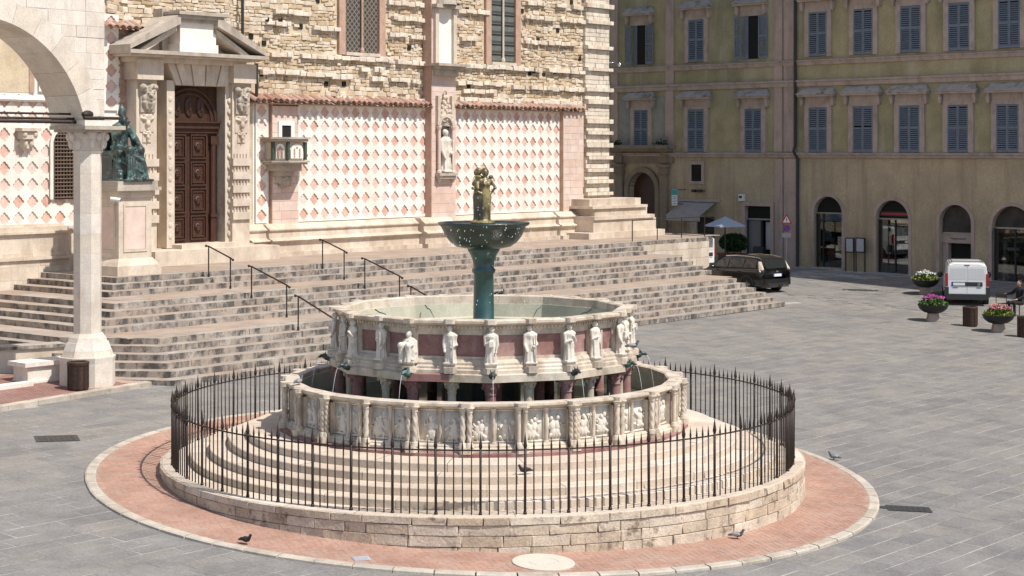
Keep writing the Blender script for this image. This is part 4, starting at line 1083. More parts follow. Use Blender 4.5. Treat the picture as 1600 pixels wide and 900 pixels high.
def niche():
    nk = empty('niche', parent=CHR); wv = .47; u0, u1 = U(676, wv), U(711, wv); uc = (u0 + u1) / 2; hw = (u1 - u0) / 2
    def zn(y): return L(ZZ(694, y, wv))
    MB().box(uc - hw * .45, uc + hw * .45, -wv - .012, -wv - .003, zn(272), zn(196)).build('recess', M['shade_in'], nk)
    sh = MB(); c = (uc, zn(197)); r = hw * .52                 # scallop shell
    for k in range(9):
        a0, a1 = math.pi * k / 9, math.pi * (k + 1) / 9; am = (a0 + a1) / 2
        sh.add([(c[0], -wv - .02, c[1]), (c[0] + r * math.cos(a0), -wv - .1, c[1] + r * math.sin(a0)), (c[0] + r * math.cos(am), -wv - .03, c[1] + r * math.sin(am)), (c[0] + r * math.cos(a1), -wv - .1, c[1] + r * math.sin(a1))], [(0, 1, 2), (0, 2, 3)])
    sh.build('shell', M['slate'], nk)
    arc = MB(); n = 14
    for k in range(n):
        a0, a1 = math.pi * k / n, math.pi * (k + 1) / n; vs = []
        for rr_, yy in ((r, -wv - .16), (r * 1.28, -wv - .16), (r * 1.28, -wv), (r, -wv)):
            for a in (a0, a1): vs.append((c[0] + rr_ * math.cos(a), yy, c[1] + rr_ * math.sin(a)))
        arc.add(vs, [(0, 1, 3, 2), (2, 3, 5, 4), (6, 7, 1, 0)])
    arc.build('arch', M['portal'], nk)
    for s in (-1, 1):
        x = uc + s * hw * .62
        MB().tube([(x, -wv - .12, zn(270)), (x, -wv - .12, zn(199))], .065, 8).lathe([(.1, zn(270)), (.1, zn(267)), (.06, zn(265))], 8, c=(x, -wv - .12)).lathe([(.06, zn(204)), (.11, zn(199)), (.11, zn(197))], 8, c=(x, -wv - .12)).build('colonnette', M['pinkblock'], nk)
        MB().box(x - .08, x + .08, -wv - .14, -wv, zn(196), zn(150)).build('pinnacle', M['portal'], nk)
        MB().lathe([(.02, zn(286)), (.1, zn(280)), (.14, zn(276)), (.14, zn(274.6))], 8, c=(x, -wv - .12)).build('bracket', M['slate'], nk)
    MB().box(uc - hw * .8, uc + hw * .8, -wv - .28, -wv, zn(274.5), zn(270.2)).box(uc - hw * .7, uc + hw * .7, -wv - .22, -wv, zn(279), zn(274.6)).build('niche_sill', M['slate'], nk)
    gb = MB(); rr = random.Random(8)
    gb.face([(uc - hw * .62, zn(190)), (uc + hw * .62, zn(190)), (uc, zn(146))], -wv - .07, -wv)
    for k in range(26):
        q = rr.random(); x = rr.uniform(-1, 1) * hw * .55 * (1 - q * .8); gb.ell((uc + x, -wv - .07, zn(189 - 42 * q)), (.06, .06, .08), 7, 5)
    for k in range(7):
        q = k / 6.
        for s in (-1, 1): gb.ell((uc + s * hw * .62 * (1 - q), -wv - .09, zn(189 - 44 * q)), (.07, .07, .1), 7, 5)
    gb.build('carved_gable', M['portal'], nk)
    o = put('saint_statue', STAT[1], M['marble_w'], nk, loc=(uc, -wv - .1, zn(268)), tint=.3); s = (zn(203) - zn(268)) ; o.scale = (s, s * .9, s)
    # console and upper aedicule
    MB().box(uc - hw * 1.35, uc + hw * 1.5, -wv - .55, 0, zn(104), zn(100)).prism([(uc - hw * 1.1, 0), (uc + hw * 1.25, 0), (uc + hw * 1.1, -wv - .4), (uc - hw, -wv - .4)], zn(109), zn(104.1)).prism([(uc - hw, 0), (uc + hw * 1.1, 0), (uc + hw * .9, -wv - .25), (uc - hw * .9, -wv - .25)], zn(119), zn(109.1)).build('console_slab', M['slate'], nk)
    MB().box(uc - hw * .95, uc + hw * .95, -wv - .02, 0, zn(100), zn(8)).build('aedicule_back', M['white'], nk)
    for s in (-1, 1): MB().box(uc + s * hw * .8 - .1, uc + s * hw * .8 + .1, -wv - .14, -wv - .02, zn(100), zn(14)).build('aedicule_pilaster', M['portal'], nk)
    MB().box(uc - hw * 1.1, uc + hw * 1.15, -wv - .3, 0, zn(13.5), zn(8)).build('aedicule_cornice', M['slate'], nk)
    MB().lathe([(.5, zn(8)), (.42, zn(-6)), (.2, zn(-14))], 14, c=(uc, -wv - .05)).build('aedicule_niche', M['slate'], nk)
niche()

def portal():
    p = empty('portal', parent=CHR)
    def zp(y, x=300, wv=.3): return L(ZZ(x, y, wv))
    d0, d1 = U(258, 0.), U(338, -.0)
    zt, zb = zp(134), zp(381)
    # dark recess and door
    MB().box(d0, d1 + .1, .05, .06, zb, zt).build('recess_back', M['dark'], p)
    P_ = MB(); P_.box(d0 - .02, d0, -.5, .0, zb, zt); P_.build('reveal', M['portal'], p)
    dr = empty('door', parent=p); dw = (d1 - d0)
    # frame of the opening stands .5 m proud; the leaves sit back in it
    wd = .02; zl = zp(198)
    for k in range(2):
        a = d0 + .01 + k * (dw * .41); b = a + dw * .41 - .012
        lf = MB(); lf.box(a, b, -wd - .02, .04, zb + .04, zl - .06)
        hh = (zl - .2 - zb - .1) / 4
        for r in range(4):
            z0 = zb + .12 + r * hh; z1 = z0 + hh - .08; c0, c1 = a + .1, b - .1
            for (x0, x1, q0, q1) in ((c0, c1, z1 - .05, z1), (c0, c1, z0, z0 + .05), (c0, c0 + .05, z0 + .05, z1 - .05), (c1 - .05, c1, z0 + .05, z1 - .05)): lf.box(x0, x1, -wd - .08, -wd - .02, q0, q1)
            for (x0, x1, q0, q1) in ((c0 + .1, c1 - .1, z1 - .15, z1 - .1), (c0 + .1, c1 - .1, z0 + .1, z0 + .15), (c0 + .1, c0 + .14, z0 + .15, z1 - .15), (c1 - .14, c1 - .1, z0 + .15, z1 - .15)): lf.box(x0, x1, -wd - .06, -wd - .02, q0, q1)
            lf.ell(((c0 + c1) / 2, -wd - .03, (z0 + z1) / 2), (.16, .07, .16), 12, 8)
            for q in range(6): lf.ell(((c0 + c1) / 2 + .1 * math.cos(q * 1.047), -wd - .09, (z0 + z1) / 2 + .1 * math.sin(q * 1.047)), (.04, .03, .04), 6, 5)
        lf.build('door_leaf', M['wood'], dr)
    a = d0 + dw * .83
    MB().box(a, d1 + .05, -.02, .05, zb + .04, zt).box(a + .03, a + .28, -.14, -.02, zb + .04, zb + .9).box(a, a + .31, -.18, -.02, zb + .9, zb + 1.02).tube([(a + .15, -.07, zb + 1.0), (a + .15, -.07, zl - .35)], .1, 10).box(a, a + .3, -.17, -.02, zl - .62, zl - .32).build('door_pilaster', M['wood'], dr)
    MB().box(d0, d1 + .05, -.12, .04, zl - .22, zl - .06).box(d0, d1 + .05, -.28, .04, zp(192), zp(189.5)).box(d0, d1 + .05, -.2, .04, zl - .06, zp(192.1)).build('transom', M['wood'], dr)
    ln = MB(); ln.box(d0, d1 + .05, -.0, .045, zp(189), zt); uc = d0 + dw * .45
    for rr_ in (dw * .52, dw * .44):
        pts = [(uc + rr_ * math.cos(math.pi * k / 14), -.03, zp(189) + rr_ * .95 * math.sin(math.pi * k / 14)) for k in range(15)]; ln.tube(pts, .06, 6)
    for s in (-.55, 0, .55): ln.ell((uc + s * dw * .42, -.03, zp(189) + .5), (.2, .06, .36), 10, 8).ell((uc + s * dw * .42, -.08, zp(189) + .5), (.09, .06, .2), 8, 6)
    ln.build('lunette', M['wood'], dr)
    # stone frame
    fr = MB(); jw = .34
    fr.box(d0 - jw, d0 - .02, -.5, .1, zb - .1, zt + .15); fr.box(d1 + .02, d1 + .02 + jw, -.46, .1, zb - .1, zt + .15); fr.build('jamb', M['portal'], p)
    MB().box(d1, d1 + .02, -.46, .05, zb, zt).build('reveal', M['slate'], p)
    inner = MB()
    for x in (d0 - jw * .55, d1 + .02 + jw * .5):
        for k in range(13): inner.ell((x, -.5, zb + .3 + k * (zt - zb - .4) / 13), (.09, .035, .1), 8, 6)
    inner.build('jamb_rosettes', M['portal'], p)
    MB().box(d0 - .1, d1 + .3, -1.0, .1, -.0, zb + .02).build('threshold', M['plinth'], p)
    MB().box(d0 - 1.7, d1 + 1.6, -1.55, .1, -.02, zb - .12).build('door_step', M['plinth'], p)
    # flat arch of fanned voussoirs
    zv0, zv1 = zt, zp(97, 300, .5); n = 9; ua, ub = d0 - jw, d1 + jw
    for k in range(n):
        q0, q1 = k / n, (k + 1) / n
        b0, b1 = d0 + (d1 - d0) * q0, d0 + (d1 - d0) * q1; t0, t1 = ua - .1 + (ub - ua + .2) * q0, ua - .1 + (ub - ua + .2) * q1
        MB().face([(b0 + .01, zv0), (b1 - .01, zv0), (t1 - .015, zv1), (t0 + .015, zv1)], -.58 - (.05 if k % 2 else 0), .0, R.random()).build('voussoir', M['portal'], p)
    # pilasters with carved masks and banded shafts
    for s, (x0, x1) in ((-1, (213, 245)), (1, (363, 390))):
        wv = .62; a, b = U(x0, wv), U(x1, wv); um = (a + b) / 2
        MB().box(a, b, -wv, .05, 0.0, zp(97)).build('pilaster', M['portal'], p)
        MB().box(a - .12, b + .12, -wv - .22, .0, zp(128), zv1).build('pilaster_block', M['portal'], p)
        o = put('carved_mask', MASK, M['portal'], p, loc=(um, -wv - .08, zp(158))); o.scale = (1.05, 1.1, 1.05)
        o = put('carved_ornament', ORN, M['portal'], p, loc=(um, -wv - .03, zp(190))); o.scale = (1.5, 1.4, 1.4)
        o = put('carved_ornament', ORN, M['portal'], p, loc=(um, -wv - .03, zp(212))); o.scale = (.9, 1.2, .9)
        for k in range(5):
            zq = zp(345) + k * (zp(238) - zp(345)) / 5
            MB().box(a - .03, b + .03, -wv - .09, -wv, zq, zq + .26).build('band', M['portal'], p)
            fl = MB()
            for q in range(5): fl.box(a + .06 + q * (b - a - .1) / 5, a + .1 + q * (b - a - .1) / 5, -wv - .05, -wv + .01, zq + .28, zq + .42)
            fl.build('flutes', M['portal'], p)
        MB().box(a - .1, b + .1, -wv - .12, .0, 0, .55).build('pilaster_foot', M['portal'], p)
    # entablature and broken pediment
    c0, c1 = U(200, 1.1), U(412, 1.2); zc0, zc1 = zp(97, 300, 1.1), zp(88, 300, 1.1)
    def corn(z0, z1, dep, e, name, mat): MB().box(c0 - e, c1 + e, -dep, .05, z0, z1).build(name, mat, p)
    corn(zc0 - .05, zc0 + .12, .8, -.45, 'architrave', M['portal']); corn(zc0 + .122, zc1, 1.12, -.1, 'cornice', M['portal']); corn(zc1 + .002, zc1 + .13, 1.3, .05, 'cornice_lip', M['slate'])
    zt2 = zc1 + .13
    for s in (-1, 1):
        if s < 0: e0, e1 = c0 - .05, c0 + 2.1
        else: e0, e1 = c1 + .05, c1 - 2.2
        rise = 1.28; T0 = .34
        MB().face([(e0, zt2), (e0, zt2 + .16), (e1, zt2 + rise + .02), (e1, zt2 + rise - T0)] if s < 0 else [(e0, zt2), (e1, zt2 + rise - T0), (e1, zt2 + rise + .02), (e0, zt2 + .16)], -1.28, .05).build('raking_cornice', M['slate'], p)
        MB().face([(e0 + .55 * -s, zt2 + .002), (e1, zt2 + rise - T0 - .004), (e1, zt2 + rise - T0 - .2), (e1, zt2 + .002 + rise - T0 - .24), (e0 - s * .9, zt2 + .001)], -1.05, .05).build('raking_moulding', M['portal'], p)
        MB().face([(e0 - s * 1., zt2 + .003), (e1 , zt2 + rise - T0 - .2), (e1, zt2 + .003)], -.35, .05).build('tympanum', M['portal'], p)
    b0, b1 = U(277, .9), U(333, .9)
    MB().box(b0, b1, -1.05, .05, zt2 + .001, zp(36, 300, .9)).box(b0 - .06, b1 + .06, -1.1, .0, zt2 + .001, zt2 + .3).build('attic_block', M['white'], p)
    MB().box(b0 - .1, b1 + .1, -1.15, .05, zp(36, 300, .9), zp(31, 300, .9)).box(b0 - .2, b1 + .22, -1.25, .05, zp(31, 300, .9), zp(25, 300, .9)).box(b0 - .28, b1 + .3, -1.35, .05, zp(25, 300, .9), zp(20, 300, .9)).build('attic_cap', M['slate'], p)
    MB().box(b0 - .32, b0 - .02, -.5, .05, zt2, zp(15, 300, .9)).build('attic_side', M['slate'], p)
portal()

# ------------------------------------------------------------------ great stairs
STAIR = empty('cathedral_stairs', (W0[0], W0[1], 0), CH_ROT, 'broad weathered stone stairs climbing to the cathedral', 'stairs')
ROW_W = [4.5, 4.95, 5.4, 7.2, 7.7, 8.2, 8.7, 10.6, 11.03, 11.46, 11.89, 12.3, 12.75]
ROW_L = [-10.6, -11.1, -11.6, -12.8, -13.35, -13.9, -14.4, -15.5, -15.9, -16.3, -16.7, -17.1, -17.5]
ROW_X = [1108, 1006, 1012, 1066, 1083, 1099, 1112, 1151, 1165, 1181, 1197, 1212, 1227]
RISE = .165
def row_z(k): return ZL - RISE * k
def stairs():
    rr = random.Random(77); items = []; sq = math.sqrt(.5)
    for k in range(13):
        wv, ul, ur, zt = ROW_W[k], ROW_L[k], U(ROW_X[k], ROW_W[k]), row_z(k)
        cu = -14.02 - .245 * (k - 7) if k >= 7 else None       # where the lowest flight is cut off at an angle
        if cu is None: poly = [(ul, .3), (ul, -wv), (ur, -wv), (ur, .3)]
        else:
            # chamfer runs parallel to the picture: direction (-1, .11) in the world
            dx, dy = -1., .11; du = dx * DU[0] + dy * DU[1]; dwv = dx * MU[0] + dy * MU[1]; t = (ul - cu) / du
            poly = [(ul, .3), (ul, -(wv + dwv * t)), (cu, -wv), (ur, -wv), (ur, .3)]
        # core slightly behind and below the stones
        s = .03
        core = []
        for (u, y) in poly: core.append((u + (s if u < 0 else -s), y + s if y < 0 else y))
        MB().prism(core, zt - RISE - .9 if k == 12 else zt - RISE - .25, zt - .004, rr.random()).build('step', M['landing'], STAIR)
        segs = [(poly[i], poly[i + 1]) for i in range(len(poly) - 2)]
        dep = .47 if k in (1, 2, 4, 5, 6, 8, 9, 10, 11, 12) else .62
        for (a, b) in segs:
            a, b = Vector(a), Vector(b); dirv = (b - a); Ls = dirv.length; dirv.normalize(); ang = math.atan2(dirv.y, dirv.x)
            nrm = Vector((-dirv.y, dirv.x))                  # inward
            q = 0.
            while q < Ls - .01:
                Ln = rr.uniform(.55, 1.5)
                if Ls - q - Ln < .35: Ln = Ls - q
                m = a + dirv * (q + Ln / 2) + nrm * (dep / 2 - .004)
                items.append((XF((m.x, m.y, zt - RISE / 2 + rr.uniform(-.006, .004)), Ln / 2 - .0035, dep / 2 + rr.uniform(-.006, .006), RISE / 2, ang + rr.uniform(-.004, .004)), rr.random())); q += Ln
    def vis(it):
        m = it[0]; u, y = m[0][3], m[1][3]; X, Y = CW(u, -y); sx, sy = px((X, Y, m[2][3]))
        if not -10 < sx < 1300: return 0
        hide = 0 if (515 < sx < 985 and sy > 470) else 1
        return m.col[0].length / Y * hide + .0001
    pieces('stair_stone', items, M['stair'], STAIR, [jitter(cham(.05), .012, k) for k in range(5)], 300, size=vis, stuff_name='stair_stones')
    # paving stones of the upper landing and the two lower ones
    fl = []
    for (w0, w1, z, ua, ub) in ((.0, 4.0, ZL, -10.3, 24), (5.4 - .02, 6.75, row_z(3), -12.1, U(1060, 6.5)), (8.7, 10.1, row_z(7), -14.6, U(1125, 9.5))):
        wv = w0
        while wv < w1 - .05:
            wd = min(rr.uniform(.5, .75), w1 - wv); u = ua
            while u < ub:
                Ln = min(rr.uniform(.7, 1.5), ub - u + .01)
                fl.append((XF((u + Ln / 2, -(wv + wd / 2), z - .005), Ln / 2 - .005, wd / 2 - .005, .012), rr.random())); u += Ln
            wv += wd
    pieces('landing_slab', fl, M['landing'], STAIR, [cham(.03)], 300)
    # tall end wall of the terrace on the right, in squared blocks
    ua, ub = U(1003, 4.5), U(1108, 4.5); z = ZL - .165; it = []
    MB().box(ua, ub - .03, -4.46, .3, .6, ZL - .18).build('terrace_core', M['landing'], STAIR)
    while z > .9:
        h = rr.uniform(.3, .42); u = ua
        while u < ub - .02:
            Ln = rr.uniform(.6, 1.2)
            if ub - u - Ln < .3: Ln = ub - u
            it.append((XF((u + Ln / 2, -4.40, z - h / 2), Ln / 2 - .004, .1 + rr.uniform(0, .008), h / 2 - .004), rr.random())); u += Ln
        z -= h
    pieces('terrace_block', it, M['plinth'], STAIR, [jitter(chamf(.04), .015, k) for k in range(4)], 300)
stairs()

# ------------------------------------------------------------------ loggia on the left
LOG = empty('loggia', (W0[0], W0[1], 0), CH_ROT, 'pale ashlar loggia arch on an octagonal column at the left edge', 'loggia')
def loggia():
    rr = random.Random(5); uc, zc, Rr = -20.6, 6.567, 3.145; wf, wb = 12.1, 10.75; ur = -16.93; n = 22
    a_spring = math.asin((7.30 - zc) / Rr)
    # voussoirs, front ring slightly proud
    k = 13; A0, A1 = a_spring, math.pi - a_spring
    for i in range(k):
        q0 = A0 + (A1 - A0) * (i + .006) / k; q1 = A0 + (A1 - A0) * (i + .994) / k; b = MB(); vs = []; Ro = Rr + .50 + (.05 if i % 2 else 0)
        for yy in (-wf - .012, -wb):
            for r in (Rr, Ro):
                for j in range(4):
                    a = q0 + (q1 - q0) * j / 3; vs.append((uc + r * math.cos(a), yy, zc + r * math.sin(a)))
        fs = []
        for j in range(3): fs += [(j, j + 1, 4 + j + 1, 4 + j), (8 + j, 12 + j, 12 + j + 1, 8 + j + 1), (j, 8 + j, 8 + j + 1, j + 1), (4 + j, 4 + j + 1, 12 + j + 1, 12 + j)]
        fs += [(0, 4, 12, 8), (3, 11, 15, 7)]
        b.add(vs, fs, rr.random()).build('voussoir', M['loggia'], LOG)
    # spandrel wall in courses of blocks
    z = 7.30
    while z < 14.5:
        h = rr.uniform(.22, .40)
        zm = z + h / 2
        def edge(zq):
            d = zq - zc; Ro = Rr + .49
            return uc + math.sqrt(max(0, Ro * Ro - d * d)) if d < Ro else uc
        u0 = min(edge(z), edge(z + h)) - .02 if z < zc + Rr + .5 else -26
        u0 = max(u0, -26); u = u0
        while u < ur - .01:
            Ln = rr.uniform(.3, .75)
            if ur - u - Ln < .22: Ln = ur - u
            pr = rr.uniform(-.006, .006)
            MB().box(u + .003, u + Ln - .003, -wf - pr, -wb - .02, z + .003, z + h - .002, rr.random()).build('wall_block', M['loggia'], LOG)
            u += Ln
        z += h
    # the outer half of the arch seen only from elsewhere
    MB().box(-26, uc - Rr - .5, -wf + .01, -wb, 5.9, 14.5).build('far_pier', M['loggia'], LOG)
    # column: plinth, octagonal base, shaft and capital
    cu, cw = -17.08, 11.62; X, Y = CW(cu, cw); gz = ground(X, Y); c = empty('column', (cu, -cw, gz), parent=LOG)
    def octo(r, z0, z1, name, mat=M['loggia'], t=None, r2=None):
        r2 = r if r2 is None else r2
        MB().lathe([(.001, z0), (r, z0), (r2, z1), (.001, z1)], 8, a0=rad(22.5), a1=rad(382.5), t=rr.random() if t is None else t).build(name, mat, c)
    def zc_(y): return CAMZ - (y - YH) / F * Y - gz
    octo(.70, -.3, zc_(566), 'base_block'); octo(.69, zc_(565.9), zc_(556), 'base_moulding', r2=.72); octo(.66, zc_(555.8), zc_(546), 'base_moulding', r2=.61); octo(.60, zc_(545.8), zc_(534), 'base_moulding', r2=.53)
    octo(.50, zc_(533.9), zc_(526), 'base_moulding', r2=.46); octo(.44, zc_(525.9), zc_(520), 'base_ring', r2=.38)
    z0, z1 = zc_(519.9), zc_(240); m = 9
    for i in range(m): octo(.352, z0 + (z1 - z0) * i / m + .001, z0 + (z1 - z0) * (i + 1) / m - .001, 'shaft_drum')
    octo(.36, z1, zc_(236), 'necking', r2=.40); octo(.36, zc_(235.9), zc_(207), 'capital', r2=.50)
    cp = MB()
    for i in range(8):
        a = rad(45 * i); cp.ell((.46 * math.sin(a), -.46 * math.cos(a), zc_(214)), (.08, .08, .11), 8, 6); cp.ell((.42 * math.sin(a + .39), -.42 * math.cos(a + .39), zc_(224)), (.07, .07, .14), 8, 6)
    cp.build('capital_leaves', M['loggia'], c, smooth=True)
    MB().box(-.56, .56, -.62, .62, zc_(206.8), zc_(203)).box(-.62, .62, -.72, .72, zc_(202.9), zc_(197)).build('abacus', M['slate'], c)
    MB().box(-.5, .34, -.55, .85, zc_(196.9), 7.30 - gz + .01).build('impost', M['loggia'], c)
    # iron tie rods
    for dz, r, off in ((.02, .035, 0), (.14, .03, .1), (-.06, .05, -.1)):
        MB().tube([(-26, -11.7 + off, 7.32 + dz), (-17.2, -11.7 + off, 7.32 + dz)], r, 6).build('tie_rod', M['iron'], LOG)
    MB().tube([(-17.6, -12.16, 7.36), (-16.5, -12.16, 7.36)], .045, 6).ell((-17.45, -12.1, 7.45), (.18, .1, .1), 10, 6).build('anchor_bar', M['iron'], LOG)
loggia()
# ------------------------------------------------------------------ the palace on the right
PAL = empty('palace', (G0[0], G0[1], 0), GB_ROT, 'long shaded palace with green stucco, blue shutters and arched ground floor shops', 'building')
def palace():
    rr = random.Random(31)
    u0, u1 = GU(930), GU(1720) + 55; zc = GZ(1300, 240); z2a = GZ(1300, 124.6); z1a = GZ(1300, 92.3)
    TOP = 27.5
    # ground floor wall is built round its openings; upper wall plain
    doors = []
    for (xa, xb, yt, yb) in ((1272, 1316, 307, 418), (1369, 1420, 313, 430), (1468, 1518, 320, 438), (1550, 1614, 322, 444)):
        a, b = GU(xa), GU(xb); zt = GZ((xa + xb) / 2, yt); zb = GZ((xa + xb) / 2, yb); doors.append((a, b, zt, zb, True))
    a, b = GU(1165), GU(1205); doors.append((a, b, GZ(1185, 322), GZ(1185, 412), False))
    a, b = GU(1068), GU(1116); doors.append((a, b, GZ(1090, 338), GZ(1090, 408), False))
    a, b = GU(984), GU(1026); doors.append((a, b, GZ(1005, 269), GZ(1005, 400), True))
    doors.sort()
    gf = MB(); u = u0; dep = .0
    n = 14
    for (a, b, zt, zb, arch) in doors:
        gf.box(u, a, 0, .6, -2, zc)
        if arch:
            r = (b - a) / 2; zs = zt - r; uc = (a + b) / 2
            poly = [(a, zc)] + [(a, zs)] + [(uc - r * math.cos(math.pi * i / n), zs + r * math.sin(math.pi * i / n)) for i in range(1, n)] + [(b, zs), (b, zc)]
            # two halves keep the face simple
            half = n // 2
            L_ = [(a, zc), (a, zs)] + [(uc - r * math.cos(math.pi * i / n), zs + r * math.sin(math.pi * i / n)) for i in range(1, half + 1)] + [(uc, zc)]
            R_ = [(uc, zc)] + [(uc - r * math.cos(math.pi * i / n), zs + r * math.sin(math.pi * i / n)) for i in range(half, n)] + [(b, zs), (b, zc)]
            gf.face(L_, 0, .6); gf.face(R_, 0, .6)
        else: gf.box(a, b, 0, .6, zt, zc)
        gf.box(a, b, 0.02, .6, -2, zb)
        u = b
    gf.box(u, u1, 0, .6, -2, zc)
    gf.build('ground_floor_wall', M['beige_w'], PAL)
    MB().box(u0, u1, .002, .6, zc + .001, TOP).build('upper_wall', M['green_w'], PAL)
    MB().box(u0, u1, .7, 14, -2, TOP).build('building_body', M['dark'], PAL)
    MB().box(u0 - .3, u1 + .3, -1.3, 15, TOP, TOP + .35).build('roof', M['tile'], PAL)
    # courses and pilasters
    MB().along([(.01, -.24), (-.10, -.22), (-.14, -.1), (-.2, -.06), (-.2, 0), (.01, .05)], u0, u1).build('string_course', M['trim'], PAL, loc=(0, 0, zc + .02))
    MB().along([(.01, -.3), (-.10, -.28), (-.13, -.1), (-.2, -.05), (-.2, .02), (.01, .06)], u0, u1).build('string_course', M['trim'], PAL, loc=(0, 0, z2a))
    MB().along([(.01, -.26), (-.08, -.24), (-.12, -.08), (-.17, -.05), (-.17, 0), (.01, .05)], u0, u1).build('string_course', M['trim'], PAL, loc=(0, 0, z1a))
    for (xa, xb) in ((956, 966), (1041, 1053.5), (1211, 1223), (1226.5, 1244)):
        MB().box(GU(xa), GU(xb), -.07, .01, zc + .09, TOP).build('pilaster', M['pil'], PAL)
    for (xa, xb) in ((1212, 1224), (1227, 1246)):
        MB().box(GU(xa), GU(xb), -.085, .01, .4, zc - .25).build('pilaster', M['pil'], PAL)
    p = GU(1248.5); MB().tube([(p, -.13, .5), (p, -.13, zc - .25), (p - .12, -.28, zc + .1), (p - .12, -.16, zc + .4), (p - .12, -.16, TOP)], .075, 8).build('downpipe', M['grill'], PAL)
    # shuttered windows
    def leaf(w_, h):
        b = MB(); f = .055
        for (x0, x1, z0, z1) in ((0, f, 0, h), (w_ - f, w_, 0, h), (f, w_ - f, 0, .11), (f, w_ - f, h - .07, h), (f, w_ - f, h * .52 - .05, h * .52 + .05)): b.box(x0, x1, -.045, 0, z0, z1)
        z = .13
        while z < h - .1:
            if abs(z + .02 - h * .52) > .075: b.add([(f, -.046, z), (w_ - f, -.046, z), (w_ - f, -.012, z + .055), (f, -.012, z + .055), (f, -.040, z - .01), (w_ - f, -.040, z - .01), (w_ - f, -.006, z + .045), (f, -.006, z + .045)], [(0, 1, 2, 3), (4, 7, 6, 5), (0, 4, 5, 1)])
            z += .095
        return b.mesh('shutter_leaf')
    def window(xa, xb, yt, yb, opened, hood, grey=False):
        a, b = GU(xa), GU(xb); xm = (xa + xb) / 2; zt, zb = GZ(xm, yt), GZ(xm, yb); w_ = b - a; h = zt - zb
        if opened:
            q = w_ * .25; a, b = a + q, b - q; w_ = b - a
        wn = empty('window', ((a + b) / 2, 0, zb), parent=PAL); hw = w_ / 2
        MB().box(-hw, hw, -.012, -.002, 0, h).build('pane', M['dark'], wn)  # near-black backing; its colour stands in for shade in the slat gaps
        me = leaf(hw - .008, h - .02)
        if opened:
            for s in (-1, 1):
                put('shutter_leaf', me, M['shutter'], wn, loc=((-hw - hw * .98) if s < 0 else hw + .02, -.15, .01), rot=.16 * s if s > 0 else -.16)
            MB().box(-hw, -hw * .45, -.05, -.012, 0, h).build('casement', M['shutter'], wn)
        else:
            put('shutter_leaf', me, M['shutter'], wn, loc=(-hw + .004, -.05, .01)); put('shutter_leaf', me, M['shutter'], wn, loc=(.004, -.05, .01))
        fw = .26
        if not opened or hood:
            f = MB(); 
            for s in (-1, 1): f.box(min(s * (hw + .003), s * (hw + fw)), max(s * (hw + .003), s * (hw + fw)), -.09, .01, -.01, h + .2)
            f.build('frame', M['trim'], wn) if not opened else None
            MB().box(-hw - fw, hw + fw, -.085, .01, h + .005, h + .2).build('lintel', M['trim'], wn)
        if hood:
            MB().box(-hw - .24, hw + .24, -.075, .01, h + .2, h + .52).build('frieze', M['trim'], wn)
            for s in (-1, 1):
                x = s * (hw + .36); MB().box(x - .08, x + .08, -.22, .01, h + .12, h + .52).ell((x, -.2, h + .47), (.085, .09, .09), 8, 6).ell((x, -.12, h + .13), (.07, .09, .1), 8, 6).build('console', M['trim'], wn)
            MB().box(-hw - .52, hw + .52, -.34, .01, h + .522, h + .62).build('cornice', M['trim'], wn)
            MB().add([(-hw - .56, -.38, h + .622), (hw + .56, -.38, h + .622), (hw + .56, 0, h + .622), (-hw - .56, 0, h + .622), (-hw - .34, -.02, h + .98), (hw + .34, -.02, h + .98), (-hw - .56, -.38, h + .66), (hw + .56, -.38, h + .66)], [(0, 1, 7, 6), (6, 7, 5, 4), (0, 6, 4, 3), (1, 2, 5, 7), (0, 3, 2, 1)]).build('hood_slab', M['hood'], wn)
    A = [(980, 1022, 40, 101, 1), (1077, 1101, 31, 97, 0), (1151, 1200, 25, 92, 1), (1265, 1293, 19, 88, 0), (1335, 1365, 14, 85, 0), (1408, 1440, 9, 82, 0), (1483, 1516, 4, 79, 0), (1561, 1595, -1, 75, 0), (1645, 1681, -6, 71, 0)]
    B = [(992, 1013.5, 172, 234, 0), (1076, 1101, 171, 237, 0), (1165, 1191, 170, 238, 0), (1265, 1293.5, 168, 238, 0), (1334, 1365, 166, 238, 0), (1406, 1438, 165, 238, 0), (1482, 1514, 164, 238, 0), (1558, 1593, 163, 238, 0), (1640, 1678, 162, 238, 0)]
    for x0, x1, yt, yb, o in A: window(x0, x1, yt, yb, o, True)
    for x0, x1, yt, yb, o in B: window(x0, x1, yt, yb, o, True)
    # pale render patches left and right of the window above the portal
    for xa, xb in ((969, 985), (1022, 1038)): MB().box(GU(xa), GU(xb), -.006, .0, GZ(1000, 232), GZ(1000, 150)).build('render_patch', stone('pale render', [(.27, .265, .235)], 2, .2), PAL)
    # arched shopfronts
    k = 0
    for (a, b, zt, zb, arch) in doors:
        if not arch or b < 0: continue
        r = (b - a) / 2; zs = zt - r; uc = (a + b) / 2
        s = empty('shopfront', (uc, 0, zb), parent=PAL)
        ar = MB(); m = 16
        pts_o = [(r + .16, 0)] + [((r + .16) * math.cos(math.pi * i / m), zs - zb + (r + .16) * math.sin(math.pi * i / m)) for i in range(m + 1)] + [(-r - .16, 0)]
        pts_i = [(r, 0)] + [(r * math.cos(math.pi * i / m), zs - zb + r * math.sin(math.pi * i / m)) for i in range(m + 1)] + [(-r, 0)]
        q = len(pts_o); vs = [(x, -.05, z) for x, z in pts_o] + [(x, -.05, z) for x, z in pts_i] + [(x, .25, z) for x, z in pts_i] + [(x, .0, z) for x, z in pts_o]
        fs = []
        for i in range(q - 1): fs += [(i, i + 1, q + i + 1, q + i), (q + i, q + i + 1, 2 * q + i + 1, 2 * q + i), (3 * q + i, 3 * q + i + 1, i + 1, i)]
        ar.add(vs, fs).build('arch_frame', M['pil'], s)
